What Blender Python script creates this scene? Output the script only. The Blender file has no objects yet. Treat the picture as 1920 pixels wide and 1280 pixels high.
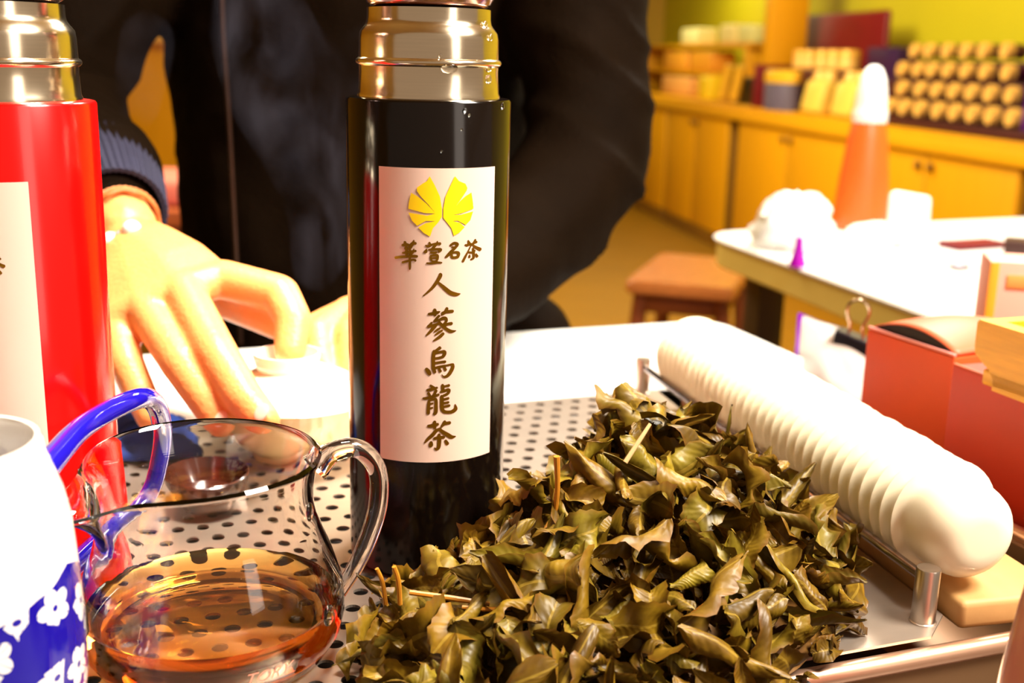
import bpy, bmesh, math, random
from math import sin, cos, pi, radians, sqrt, atan2
from mathutils import Vector, Matrix, noise

random.seed(7)
S = bpy.context.scene
COL = S.collection

# ------------------------------------------------------------------ camera
FPX, TH, ROLL, CAMH = 2150.0, radians(14.0), 0.0237, 0.225
cF = Vector((0, cos(TH), -sin(TH))); cU = Vector((0, sin(TH), cos(TH))); cR = Vector((1, 0, 0))
cX = cR*cos(ROLL) + cU*sin(ROLL); cY = -cR*sin(ROLL) + cU*cos(ROLL)
cam_d = bpy.data.cameras.new('camera'); cam = bpy.data.objects.new('camera', cam_d); COL.objects.link(cam)
cam.matrix_world = Matrix(((cX.x, cY.x, -cF.x, 0), (cX.y, cY.y, -cF.y, 0), (cX.z, cY.z, -cF.z, CAMH), (0, 0, 0, 1)))
cam_d.sensor_width = 36.0; cam_d.lens = FPX/1920*36.0
cam_d.clip_start = 0.02; cam_d.clip_end = 60
cam_d.dof.use_dof = True; cam_d.dof.focus_distance = 0.455; cam_d.dof.aperture_fstop = 9.0; cam_d.dof.aperture_blades = 7
S.camera = cam

# ------------------------------------------------------------------ world, lights, exposure
S.view_settings.view_transform = 'Standard'; S.view_settings.look = 'None'
S.view_settings.exposure = 0.0; S.view_settings.gamma = 1.0
try: S.cycles.sample_clamp_indirect = 60.0
except Exception: pass
try: S.view_settings.use_curve_mapping = False
except Exception: pass
W = bpy.data.worlds.new('world'); S.world = W; W.use_nodes = True
W.node_tree.nodes['Background'].inputs[0].default_value = (1.0, 0.72, 0.5, 1)
W.node_tree.nodes['Background'].inputs[1].default_value = 0.36

def area(name, loc, target, size, power, color=(1, .93, .82), sizey=None, spread=None):
    d = bpy.data.lights.new(name, 'AREA'); d.energy = power; d.color = color; d.size = size
    if sizey: d.shape = 'RECTANGLE'; d.size_y = sizey
    if spread: d.spread = radians(spread)
    o = bpy.data.objects.new(name, d); COL.objects.link(o); o.location = loc
    v = Vector(target) - Vector(loc); o.rotation_euler = v.to_track_quat('-Z', 'Y').to_euler()
    return o
area('tray_lamp', (0.74, 0.24, 1.02), (0.0, 0.62, .03), 0.40, 56, (1, .92, .80))
area('bowl_fill_light', (.06, .66, 1.2), (-.11, .62, 0), .26, 2.6, (1, .94, .82), None, 34)  # added overhead fill, brightens the hand, lid and rear board
area('table_lamp', (0.75, 1.95, 1.2), (0.7, 1.8, -.06), 0.5, 48, (1, .93, .82))
area('counter_lamp', (0.2, 4.6, 1.75), (1.3, 5.0, -.2), 1.6, 104, (1, .86, .55))
area('aisle_lamp', (-1.2, 3.6, 1.75), (-.2, 3.6, -.6), 1.4, 110, (1, .86, .55))
area('front_fill_light', (1.05, -0.45, 0.75), (0, .5, .1), .35, 4.5, (1, .86, .74), 1.1)  # added fill for upright surfaces facing the camera
area('niche_lamp_left', (0.95, 7.6, 1.0), (1.35, 7.6, .4), 0.3, 13, (1, .95, .5), 1.5)

# ------------------------------------------------------------------ helpers
MATS = {}
def mat(name, color, rough=.5, metal=0., var=.0, scale=20., bump=0., spec=.5, stretch=None, trans=0., ior=1.45, coat=0., sss=0., bscale=None):
    if name in MATS: return MATS[name]
    m = bpy.data.materials.new(name); m.use_nodes = True; nt = m.node_tree; N = nt.nodes; L = nt.links
    b = N['Principled BSDF']
    b.inputs['Base Color'].default_value = (*color, 1); b.inputs['Roughness'].default_value = rough
    b.inputs['Metallic'].default_value = metal; b.inputs['Specular IOR Level'].default_value = spec
    b.inputs['Transmission Weight'].default_value = trans; b.inputs['IOR'].default_value = ior
    b.inputs['Coat Weight'].default_value = coat; b.inputs['Coat Roughness'].default_value = .05
    if sss:
        b.inputs['Subsurface Weight'].default_value = sss; b.inputs['Subsurface Radius'].default_value = (.006, .002, .0008); b.inputs['Subsurface Scale'].default_value = 1.0
    if var or bump:
        tc = N.new('ShaderNodeTexCoord'); mp = N.new('ShaderNodeMapping'); nz = N.new('ShaderNodeTexNoise')
        L.new(tc.outputs['Object'], mp.inputs[0]); L.new(mp.outputs[0], nz.inputs['Vector'])
        nz.inputs['Scale'].default_value = scale; nz.inputs['Detail'].default_value = 4
        if stretch: mp.inputs['Scale'].default_value = stretch
        if var:
            cr = N.new('ShaderNodeMix'); cr.data_type = 'RGBA'
            cr.inputs[6].default_value = (*[c*(1-var) for c in color], 1); cr.inputs[7].default_value = (*[min(1, c*(1+var)) for c in color], 1)
            L.new(nz.outputs['Fac'], cr.inputs[0]); L.new(cr.outputs[2], b.inputs['Base Color'])
        if bump:
            bp = N.new('ShaderNodeBump'); bp.inputs['Strength'].default_value = 1.0; bp.inputs['Distance'].default_value = bump
            if bscale:
                n2 = N.new('ShaderNodeTexNoise'); n2.inputs['Scale'].default_value = bscale; L.new(mp.outputs[0], n2.inputs['Vector']); L.new(n2.outputs['Fac'], bp.inputs['Height'])
            else: L.new(nz.outputs['Fac'], bp.inputs['Height'])
            L.new(bp.outputs[0], b.inputs['Normal'])
    MATS[name] = m
    return m

def mesh_of(bm, name, smooth=True):
    me = bpy.data.meshes.new(name); bm.normal_update(); bm.to_mesh(me); bm.free()
    if smooth:
        me.polygons.foreach_set('use_smooth', [True]*len(me.polygons))
        try: me.set_sharp_from_angle(angle=radians(40))
        except Exception: pass
    return me
def obj(name, bm, m=None, parent=None, smooth=True):
    me = bm if isinstance(bm, bpy.types.Mesh) else mesh_of(bm, name, smooth)
    if m:
        ms = m if isinstance(m, (list, tuple)) else [m]
        me.materials.clear()
        for x in ms: me.materials.append(x)
    o = bpy.data.objects.new(name, me); COL.objects.link(o)
    if parent: o.parent = parent
    return o
def tag(o, label, cat, group=None, kind=None):
    o['label'] = label; o['category'] = cat
    if group: o['group'] = group
    if kind: o['kind'] = kind
    return o
def thing(name, label, cat, loc=(0, 0, 0), rz=0., group=None):
    o = bpy.data.objects.new(name, None); COL.objects.link(o); o.location = loc; o.rotation_euler = (0, 0, rz)
    o.empty_display_size = .02
    return tag(o, label, cat, group)
def struct(name, bm, m, smooth=False):
    o = obj(name, bm, m, smooth=smooth); o['kind'] = 'structure'; return o
def clone(root, loc=None, rz=None, label=None, matrix=None):
    def cp(o, par):
        c = o.copy(); COL.objects.link(c)
        if par: c.parent = par
        for ch in list(o.children): cp(ch, c)
        return c
    r = cp(root, None)
    if loc is not None: r.location = loc
    if rz is not None: r.rotation_euler = (0, 0, rz)
    if label: r['label'] = label
    return r

def BM(): return bmesh.new()
def add_box(bm, c, s, rz=0., bev=0., seg=2, rot=None):
    r = bmesh.ops.create_cube(bm, size=1.0); vs = r['verts']
    M = Matrix.Translation(Vector(c)) @ (rot if rot else Matrix.Rotation(rz, 4, 'Z')) @ Matrix.Diagonal((*s, 1))
    bmesh.ops.transform(bm, matrix=M, verts=vs)
    if bev:
        es = list({e for v in vs for e in v.link_edges})
        bmesh.ops.bevel(bm, geom=es, offset=bev, segments=seg, affect='EDGES', profile=.5)
    return bm
def box(c, s, rz=0., bev=0., seg=2, rot=None): return add_box(BM(), c, s, rz, bev, seg, rot)
def add_lathe(bm, prof, seg=48, M=None, ripple=None):
    rows = []
    for r, z in prof:
        if r < 1e-6: rows.append([bm.verts.new((0, 0, z))])
        else:
            row = []
            for k in range(seg):
                a = 2*pi*k/seg; rr = r*(1 + (ripple(a, z) if ripple else 0))
                row.append(bm.verts.new((rr*cos(a), rr*sin(a), z)))
            rows.append(row)
    vs = [v for r in rows for v in r]
    for a, b in zip(rows, rows[1:]):
        if len(a) == 1 and len(b) == 1: continue
        for k in range(seg):
            k2 = (k+1) % seg
            if len(a) == 1: f = (a[0], b[k2], b[k])
            elif len(b) == 1: f = (a[k], a[k2], b[0])
            else: f = (a[k], a[k2], b[k2], b[k])
            bm.faces.new(f)
    if M is not None: bmesh.ops.transform(bm, matrix=M, verts=vs)
    return bm
def lathe(prof, seg=48, M=None, ripple=None): 
    bm = add_lathe(BM(), prof, seg, M, ripple); bmesh.ops.recalc_face_normals(bm, faces=bm.faces); return bm
def smooth_path(pts, n=8):
    P = [Vector(p) for p in pts]; out = []
    for i in range(len(P)-1):
        p0 = P[max(0, i-1)]; p1 = P[i]; p2 = P[i+1]; p3 = P[min(len(P)-1, i+2)]
        for k in range(n):
            t = k/n
            out.append(.5*((2*p1) + (p2-p0)*t + (2*p0-5*p1+4*p2-p3)*t*t + (3*p1-p0-3*p2+p3)*t**3))
    out.append(P[-1]); return out
def add_tube(bm, pts, rad, seg=12, cap=True, flat=None):
    P = [Vector(p) for p in pts]; n = len(P)
    R = rad if isinstance(rad, (list, tuple)) else [rad]*n
    if len(R) != n:   # resample radii
        R0 = R; R = [R0[min(len(R0)-1, int(i*(len(R0)-1)/(n-1)))]*(1-((i*(len(R0)-1)/(n-1)) % 1)) + R0[min(len(R0)-1, int(i*(len(R0)-1)/(n-1))+1)]*((i*(len(R0)-1)/(n-1)) % 1) for i in range(n)]
    up = None; rows = []
    for i in range(n):
        t = (P[min(n-1, i+1)] - P[max(0, i-1)]).normalized()
        if up is None: up = Vector((0, 0, 1)) if abs(t.z) < .9 else Vector((1, 0, 0))
        x = (up - t*up.dot(t)).normalized(); y = t.cross(x); up = x
        rows.append([bm.verts.new(P[i] + (x*cos(2*pi*k/seg)*(flat or 1) + y*sin(2*pi*k/seg))*R[i]) for k in range(seg)])
    for a, b in zip(rows, rows[1:]):
        for k in range(seg): bm.faces.new((a[k], a[(k+1) % seg], b[(k+1) % seg], b[k]))
    if cap: bm.faces.new(list(reversed(rows[0]))); bm.faces.new(rows[-1])
    return bm
def tube(pts, rad, seg=12, cap=True, flat=None): return add_tube(BM(), pts, rad, seg, cap, flat)
def add_ball(bm, c, r, sub=2, sc=(1, 1, 1), rot=None):
    q = bmesh.ops.create_icosphere(bm, subdivisions=sub, radius=1.0)
    M = Matrix.Translation(Vector(c)) @ (rot or Matrix()) @ Matrix.Diagonal((r*sc[0], r*sc[1], r*sc[2], 1))
    bmesh.ops.transform(bm, matrix=M, verts=q['verts']); return bm
def add_limb(bm, pts, rad, seg=14, sub=2):
    """closed tapered chain with ball joints, meant for voxel remeshing"""
    for a, b, ra, rb in zip(pts, pts[1:], rad, rad[1:]):
        add_tube(bm, [a, b], [ra, rb], seg)
    for p, r in zip(pts, rad): add_ball(bm, p, r*1.0, sub)
    return bm
def remesh(bm, voxel, smooth_it=4, name='m', post=None):
    me = bpy.data.meshes.new(name); bm.to_mesh(me); bm.free()
    o = bpy.data.objects.new(name, me); COL.objects.link(o)
    md = o.modifiers.new('r', 'REMESH'); md.mode = 'VOXEL'; md.voxel_size = voxel
    if smooth_it:
        sm = o.modifiers.new('s', 'SMOOTH'); sm.iterations = smooth_it; sm.factor = .5
    dg = bpy.context.evaluated_depsgraph_get(); dg.update()
    m2 = bpy.data.meshes.new_from_object(o.evaluated_get(dg)); bpy.data.objects.remove(o); bpy.data.meshes.remove(me)
    m2.name = name
    m2.polygons.foreach_set('use_smooth', [True]*len(m2.polygons))
    return m2
def poly_prism(pts, z0, z1, bev=0.):
    bm = BM(); vs = [bm.verts.new((x, y, z0)) for x, y in pts]; f = bm.faces.new(vs)
    r = bmesh.ops.extrude_face_region(bm, geom=[f]); up = [g for g in r['geom'] if isinstance(g, bmesh.types.BMVert)]
    bmesh.ops.translate(bm, vec=(0, 0, z1-z0), verts=up)
    bmesh.ops.recalc_face_normals(bm, faces=bm.faces)
    if bev:
        es = [e for e in bm.edges if abs(e.verts[0].co.z - e.verts[1].co.z) < 1e-6]
        bmesh.ops.bevel(bm, geom=es, offset=bev, segments=3, affect='EDGES')
    return bm
def rounded(pts, rads, n=6):
    out = []; m = len(pts)
    for i in range(m):
        p = Vector(pts[i]); a = (Vector(pts[i-1])-p); b = (Vector(pts[(i+1) % m])-p); r = rads[i] if isinstance(rads, (list, tuple)) else rads
        if r <= 0: out.append(tuple(p)); continue
        a.normalize(); b.normalize(); s = p+a*r; e = p+b*r
        for k in range(n+1):
            t = k/n; q = s*(1-t)**2 + p*2*t*(1-t) + e*t*t; out.append((q.x, q.y))
    return out

ANG = radians(20.0)                                  # the tray, the boxes and the second table all stand turned by 20 degrees
eu = Vector((cos(ANG), sin(ANG), 0)); ev = Vector((-sin(ANG), cos(ANG), 0))
def uv(u, v, z=0.): return eu*u + ev*v + Vector((0, 0, z))

# ------------------------------------------------------------------ materials
M_steel = mat('brushed_steel', (.62, .55, .48), .30, 1.0, .12, 60, .00006, stretch=(1, 12, 1))
M_collar = mat('collar_steel', (.80, .68, .50), .17, 1.0, .06, 40, stretch=(1, 1, 30))
M_plate = mat('tray_steel', (.52, .42, .34), .36, .82, .18, 30, .00008, stretch=(1, 3, 1))
M_white = mat('white_board', (.86, .84, .80), .35, 0, .03, 8)
M_porc = mat('white_porcelain', (.86, .80, .68), .12, 0, .03, 14, coat=.4)
M_cup = mat('cup_porcelain', (.85, .76, .55), .22, 0, .03, 14, sss=.0)
M_table = mat('dark_table', (.05, .028, .012), .4, 0, .5, 12, stretch=(1, 8, 1))
M_black = mat('black_lacquer', (.0035, .0018, .0012), .13, 0, .2, 9, spec=.4)
M_red = mat('red_lacquer', (.80, .0012, .0008), .18, 0, .04, 9, coat=.15)
M_label = mat('label_paper', (.76, .52, .42), .33, 0, .025, 30)
M_gold = mat('gold_foil', (.34, .155, .008), .26, .85, .6, 90)
M_logo = mat('yellow_print', (.95, .62, .002), .35, 0, .05, 60)
M_skin = mat('skin', (.78, .30, .09), .42, 0, .12, 60, .0004, sss=.12, bscale=420)
M_nail = mat('nail', (.86, .48, .36), .25, 0, .05, 50)
M_jacket = mat('black_jacket', (.0060, .0030, .0013), .7, 0, .4, 18, .0008, spec=.02, bscale=260)
M_navy = mat('navy_knit', (.010, .009, .028), .8, 0, .3, 60, .0006)
M_blue = mat('cobalt_glaze', (.010, .005, .30), .08, 0, .35, 40, coat=.8)
M_glass = mat('clear_glass', (1, .985, .97), .0, 0, trans=1., ior=1.47)
M_cab = mat('cabinet_wood', (.74, .345, .003), .45, 0, .10, 4, stretch=(6, 6, 1))
M_cabd = mat('cabinet_gap', (.20, .085, .002), .6, 0, .2, 6)
M_floor = mat('floor_wood', (.27, .13, .003), .45, 0, .2, 3, stretch=(1, 6, 1))
M_wally = mat('yellow_wall', (.54, .47, .003), .7, 0, .10, 1.2)
M_wall = mat('tan_wall', (.50, .30, .02), .7, 0, .15, 1.5)
M_maroon = mat('maroon', (.16, .003, .006), .5, 0, .25, 9)
M_goldtin = mat('gold_tin', (.92, .52, .12), .35, .1, .12, 20)
M_tinbody = mat('tin_body', (.07, .004, .03), .4, 0, .3, 14)
M_orange = mat('red_orange_card', (.72, .075, .010), .5, 0, .12, 16)
M_orange_in = mat('red_card_edge', (.62, .115, .04), .5, 0, .05, 16)
M_stool = mat('stool_wood', (.17, .040, .012), .32, 0, .4, 10, stretch=(1, 8, 8))
M_bamboo = mat('bamboo', (.72, .34, .012), .38, 0, .28, 22, .0002, stretch=(1, 1, 14))
M_dark = mat('dark_inside', (.012, .006, .004), .7, 0, .3, 20)

# ------------------------------------------------------------------ room
FLZ = -.79
struct('floor', box((0, 4, FLZ-.05), (9, 13, .1)), M_floor)
struct('ceiling', box((0, 4.5, 1.95), (9, 12, .1)), mat('ceiling_paint', (.7, .55, .25), .8, 0, .05, 2))
struct('wall_back', box((0, 9.6, .55), (9, .1, 2.9)), M_wall)
struct('wall_left', box((-3.6, 4, .55), (.1, 12, 2.9)), M_wall)

# ------------------------------------------------------------------ tea table under the tray
tb = thing('tea_table', 'dark brown tea table standing under the steel tray', 'table', (0, 0, FLZ))
pts = [tuple(uv(u, v)[:2]) for u, v in ((-.52, .12), (.72, .12), (.72, .885), (-.52, .885))]
o = obj('table_top', poly_prism(rounded(pts, [.03, .03, .03, .03]), -.085-FLZ, -.0455-FLZ, .004), M_table, tb)
for u, v in ((-.47, .17), (.66, .17), (.66, .83), (-.47, .83)):
    p = uv(u, v); obj('leg', box((p.x, p.y, (-.085-FLZ)/2), (.05, .05, -.085-FLZ), ANG, .004), M_table, tb)

# ------------------------------------------------------------------ tea tray with its perforated lid
tr = thing('tea_tray', 'large tea tray with a perforated steel lid and a white rear board', 'tray', (0, 0, -.045), ANG)
U0, U1, V0, VM, V1 = -.34, .326, .3395, .690, .876
bm = BM()
for c, s in (((.045, .3365, .0185), (.77, .005, .037)), ((-.003, .8735, .0145), (.674, .005, .029)), ((-.3375, .6045, .0145), (.005, .531, .029)), ((.4275, .536, .0185), (.005, .394, .037)), ((-.003, .6045, .002), (.674, .535, .004)), ((.382, .536, .002), (.096, .394, .004))):
    add_box(bm, c, s, 0, .0008)
obj('tray_box', bm, mat('tray_side', (.22, .12, .055), .38, .6, .3, 12), tr)
bm = BM(); zz = .0385
add_tube(bm, [(-.342, .3355, zz), (.432, .3355, zz)], .0042, 10); add_tube(bm, [(.432, .3355, zz), (.432, .732, zz)], .0042, 10)
add_tube(bm, [(-.342, .3355, zz-.006), (-.342, .68, zz-.006)], .0042, 10)
obj('tray_rim', bm, mat('rim_copper', (.70, .42, .28), .3, .85, .15, 30), tr)
# perforated lid
bm = BM(); ZP = .045; p, q, hr = .0128, .0138, .0033; TK = .0012
def quad(a, b, c, d): bm.faces.new([bm.verts.new(x) for x in (a, b, c, d)])
U1f = lambda v: .325+(v-.351)*.1023
def rect(u0, v0, u1, v1):
    if u1 == U1: quad((u0, v0, ZP), (U1f(v0), v0, ZP), (U1f(v1), v1, ZP), (u0, v1, ZP)); return
    if u1-u0 > 1e-5 and v1-v0 > 1e-5: quad((u0, v0, ZP), (u1, v0, ZP), (u1, v1, ZP), (u0, v1, ZP))
NS = 16
for k in range(23):
    vc = .6805 - k*q; off = 0 if k % 2 == 0 else .0064
    us = []; uu = .2558 + off
    while uu - p > U0+.02: uu -= p
    while uu < .300+(vc-.351)*.1: us.append(uu); uu += p
    rect(U0, vc-q/2, us[0]-p/2, vc+q/2); rect(us[-1]+p/2, vc-q/2, U1, vc+q/2)
    for uc in us:
        ring = []; low = []; out = []
        for j in range(NS):
            a = 2*pi*(j+.5)/NS; ca, sa = cos(a), sin(a)
            ring.append(bm.verts.new((uc+hr*ca, vc+hr*sa, ZP))); low.append(bm.verts.new((uc+hr*ca, vc+hr*sa, ZP-TK)))
            t = min((p/2)/max(abs(ca), 1e-6), (q/2)/max(abs(sa), 1e-6)); out.append([uc+t*ca, vc+t*sa])
        # snap the four corner-nearest points on to the cell's corners
        for sx in (-1, 1):
            for sy in (-1, 1):
                cx, cy = uc+sx*p/2, vc+sy*q/2; j = min(range(NS), key=lambda n: (out[n][0]-cx)**2+(out[n][1]-cy)**2); out[j] = [cx, cy]
        ov = [bm.verts.new((x, y, ZP)) for x, y in out]
        for j in range(NS):
            j2 = (j+1) % NS
            bm.faces.new((ring[j], ov[j], ov[j2], ring[j2])); bm.faces.new((low[j], ring[j], ring[j2], low[j2]))
vb = .6805-22*q-q/2
rect(U0, .6805+q/2, U1, VM)
f = bm.faces.new([bm.verts.new((x, y, ZP)) for x, y in ((U0, V0), (.308, V0), (U1f(V0+.014), V0+.014), (U1f(vb), vb), (U0, vb))])
quad((U0, V0, ZP-TK), (.308, V0, ZP-TK), (.308, V0, ZP), (U0, V0, ZP)); quad((.308, V0, ZP-TK), (U1f(V0+.014), V0+.014, ZP-TK), (U1f(V0+.014), V0+.014, ZP), (.308, V0, ZP))
quad((U1f(V0+.014), V0+.014, ZP-TK), (U1f(VM), VM, ZP-TK), (U1f(VM), VM, ZP), (U1f(V0+.014), V0+.014, ZP))
obj('perforated_lid', bm, M_plate, tr, smooth=False)
pr = rounded([(U0, VM+.0005), (.362, VM+.0005), (.362, VM+.045), (.511, VM+.045), (.511, V1), (U0, V1)], [0, 0, 0, .004, .028, .01])
obj('rear_board', poly_prism(pr, .030, .0455), M_white, tr)
obj('board_support', box((.472, .803, .0145), (.07, .12, .029), 0, .002), M_white, tr)
obj('basin', box((.0, .52, .0055), (.66, .35, .003)), M_dark, tr)

PA_ = Vector((.174, .437, 0)); rd_ = Vector((-.2446, .9696, 0)); rn_ = Vector((.9696, .2446, 0))
# tan support block under the cups, on the tray's right side
bl = obj('support_block', box((0, 0, 0), (.052, .31, .0130), 0, .003, 3), mat('tan_stone', (.46, .25, .085), .6, 0, .15, 70, .0002))
bl.location = PA_+rn_*.0410+rd_*.151+Vector((0, 0, .0024)); bl.rotation_euler = (0, 0, radians(14.16))
tag(bl, 'tan stone block under the row of white cups, at the tray right edge', 'block')

# ------------------------------------------------------------------ cup rail
PA, PB = Vector((.174, .437, 0)), Vector((.091, .766, 0)); rd = (PB-PA).normalized(); rn = Vector((rd.y, -rd.x, 0))
rl = thing('cup_rail', 'low steel rail on two round posts along the row of cups', 'rail', PA)
for k, P in enumerate((PA, PB)):
    obj('post', lathe([(0, 0), (.0056, 0), (.0056, .0005), (.0050, .0008), (.0050, .0235), (.0047, .0242), (0, .0242)], 24, Matrix.Translation(P-PA)), M_steel, rl)
obj('rail_bar', tube([Vector((0, 0, .0185)), PB-PA+Vector((0, 0, .0185))], .0023, 10), mat('bar_steel', (.42, .36, .36), .25, 1.0, .1, 30), rl)

# ------------------------------------------------------------------ stacked tea cups
prof = [(0, .0025), (.0125, .0025), (.0128, 0), (.0148, 0), (.0152, .0022), (.0215, .0050), (.0248, .0095), (.0262, .0150), (.0268, .0205), (.0268, .0265), (.0270, .0302), (.0280, .0322), (.0306, .0336), (.0321, .0342), (.0322, .0347), (.0318, .0352), (.0300, .0346), (.0276, .0335), (.0265, .0320), (.0261, .0265), (.0257, .0205), (.0248, .0150), (.0236, .0100), (.020, .0066), (.010, .0045), (0, .0045)]
# the bottoms of these cups are smooth bowls
prof[1:5] = [(.0090, .0), (.0140, .0004), (.0180, .0020), (.0200, .0036)]
prof[0] = (0, 0)
prof = [(r*.80, z*.80) for r, z in prof]
cup_me = mesh_of(lathe(prof, 40), 'cup')
ORD = ['', 'second', 'third', 'fourth', 'fifth', 'sixth', 'seventh', 'eighth', 'ninth', 'tenth', 'eleventh', 'twelfth', 'thirteenth', 'fourteenth', 'fifteenth', 'sixteenth', 'seventeenth', 'eighteenth', 'nineteenth', 'twentieth'] + ['twenty-'+x for x in ('first', 'second', 'third', 'fourth', 'fifth', 'sixth', 'seventh', 'eighth', 'ninth')] + ['thirtieth'] + ['thirty-'+x for x in ('first', 'second', 'third', 'fourth', 'fifth', 'sixth', 'seventh', 'eighth', 'ninth')] + ['fortieth'] + ['forty-'+x for x in ('first', 'second', 'third', 'fourth', 'fifth')]
NC = 33; step = .0088; ax0 = PA + rn*.0224 + rd*(-.002)
zrot = Matrix(((rn.x, 0, rd.x, 0), (rn.y, 0, rd.y, 0), (0, -1, 0, 0), (0, 0, 0, 1)))
# columns: local x -> rn, local y -> -z, local z -> rd
for k in range(NC):
    o = obj('tea_cup', cup_me, M_cup)
    P = ax0 + rd*(k*step + random.uniform(-.0006, .0006)) + Vector((0, 0, .0352 + random.uniform(-.0003, .0003)))
    o.matrix_world = Matrix.Translation(P) @ zrot @ Matrix.Rotation(random.uniform(-.02, .02), 4, 'X') @ Matrix.Rotation(random.uniform(0, 6), 4, 'Z')
    lab = 'white cup at the near end of the row, its rounded bottom in view' if k == 0 else ('white cup at the far end of the nested row' if k == NC-1 else ORD[k]+' white cup from the near end of the nested row')
    tag(o, lab, 'cup', 'nested white tea cups on the rail')

# ------------------------------------------------------------------ thermos bottles
def view_ray(px, py): return (cF*FPX + cX*(px-960) + cY*(640-py))
def on_cyl(px, py, c, R):
    """where a sight line meets a bottle's wall (used to measure the print off the label)"""
    d = view_ray(px, py); ox, oy = -c[0], -c[1]
    a = d.x*d.x+d.y*d.y; b = 2*(ox*d.x+oy*d.y); cc = ox*ox+oy*oy-R*R; D = b*b-4*a*cc
    if D < 0: D = 0
    t = (-b-sqrt(D))/(2*a); P = Vector((0, 0, CAMH))+d*t
    return atan2(P.y-c[1], P.x-c[0]), P.z
def cyl_patch(c, R, a0, a1, z0, z1, n=24, m=1):
    bm = BM(); g = [[bm.verts.new((R*cos(a0+(a1-a0)*i/n), R*sin(a0+(a1-a0)*i/n), z0+(z1-z0)*j/m)) for i in range(n+1)] for j in range(m+1)]
    for j in range(m):
        for i in range(n): bm.faces.new((g[j][i], g[j][i+1], g[j+1][i+1], g[j+1][i]))
    return bm
# brush strokes of the label print: polyline points with half widths, read in photo pixels
def glyph(ox, oy, sc, strokes): return [[(ox+x/sc, oy+y/sc, w/sc) for x, y, w in st] for st in strokes]
A, B = 21.333, 18.29
G_hua = glyph(740, 445, A, [[(300, 310, 40), (450, 290, 60), (600, 320, 40)], [(400, 170, 40), (440, 300, 55), (470, 400, 40)], [(610, 330, 35), (700, 240, 45), (850, 240, 45)], [(765, 110, 20), (740, 220, 50), (640, 390, 45)],
    [(420, 430, 50), (590, 440, 40), (690, 370, 30)], [(310, 620, 30), (470, 600, 45), (640, 560, 38), (850, 540, 38)], [(470, 480, 45), (480, 700, 50)], [(770, 450, 15), (740, 570, 40), (650, 690, 35)], [(20, 810, 45), (250, 780, 45), (600, 760, 45), (780, 750, 50), (900, 760, 45)], [(310, 1000, 40), (450, 960, 40), (620, 920, 35), (750, 890, 35), (840, 930, 38)], [(600, 290, 30), (610, 600, 42), (605, 900, 40), (610, 1150, 42), (605, 1275, 30)]])
G_xuan = glyph(740, 445, A, [[(1230, 320, 25), (1350, 350, 45), (1480, 290, 35), (1650, 250, 38), (1830, 250, 50)], [(1380, 210, 40), (1460, 330, 35)], [(1710, 150, 20), (1690, 250, 40), (1560, 390, 45)], [(1280, 460, 18), (1240, 560, 60), (1180, 590, 35)], [(1350, 490, 25), (1500, 480, 45), (1700, 470, 42), (1840, 490, 55), (1760, 570, 35)], [(1560, 390, 50), (1500, 470, 40)], [(1440, 600, 40), (1560, 610, 40), (1680, 590, 35)],
    [(1440, 720, 30), (1450, 850, 35), (1500, 960, 30)], [(1440, 740, 30), (1600, 710, 40), (1710, 720, 45), (1715, 850, 40), (1650, 980, 35)], [(1470, 830, 28), (1690, 820, 30)], [(1500, 950, 30), (1650, 950, 30)], [(1285, 1030, 30), (1500, 1030, 35), (1700, 1000, 38), (1890, 1010, 25)]])
G_ming = glyph(825, 445, A, [[(420, 320, 40), (560, 230, 45), (700, 270, 50), (600, 420, 45), (450, 560, 50), (330, 700, 50), (230, 790, 35)], [(450, 640, 40), (480, 780, 45)], [(470, 620, 35), (620, 590, 40), (740, 620, 50), (740, 740, 45)], [(480, 800, 40), (620, 800, 45), (740, 760, 45)], [(480, 380, 30), (570, 390, 30)]])
G_cha1 = glyph(825, 445, A, [[(1010, 290, 25), (1080, 310, 42), (1180, 270, 40), (1300, 250, 30), (1470, 170, 40)], [(1130, 120, 25), (1170, 220, 45), (1240, 300, 30)], [(1420, 80, 30), (1380, 180, 40), (1290, 290, 30)], [(1290, 270, 25), (1220, 370, 22), (1120, 570, 25), (1020, 760, 38), (920, 960, 40)], [(1310, 290, 25), (1420, 380, 45), (1620, 480, 60)], [(1170, 590, 35), (1280, 600, 35), (1400, 520, 35)], [(1320, 420, 28), (1345, 560, 45), (1350, 720, 40), (1340, 820, 40), (1240, 880, 30)], [(1190, 700, 25), (1180, 790, 40)], [(1440, 650, 25), (1490, 760, 50)]])
G_ren = glyph(690, 290, 4.4154, [[(597, 985, 10), (600, 1000, 13), (575, 1045, 12), (530, 1105, 10), (458, 1168, 4)], [(575, 1050, 6), (620, 1090, 12), (680, 1140, 15), (730, 1155, 13), (765, 1150, 3)]])
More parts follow.
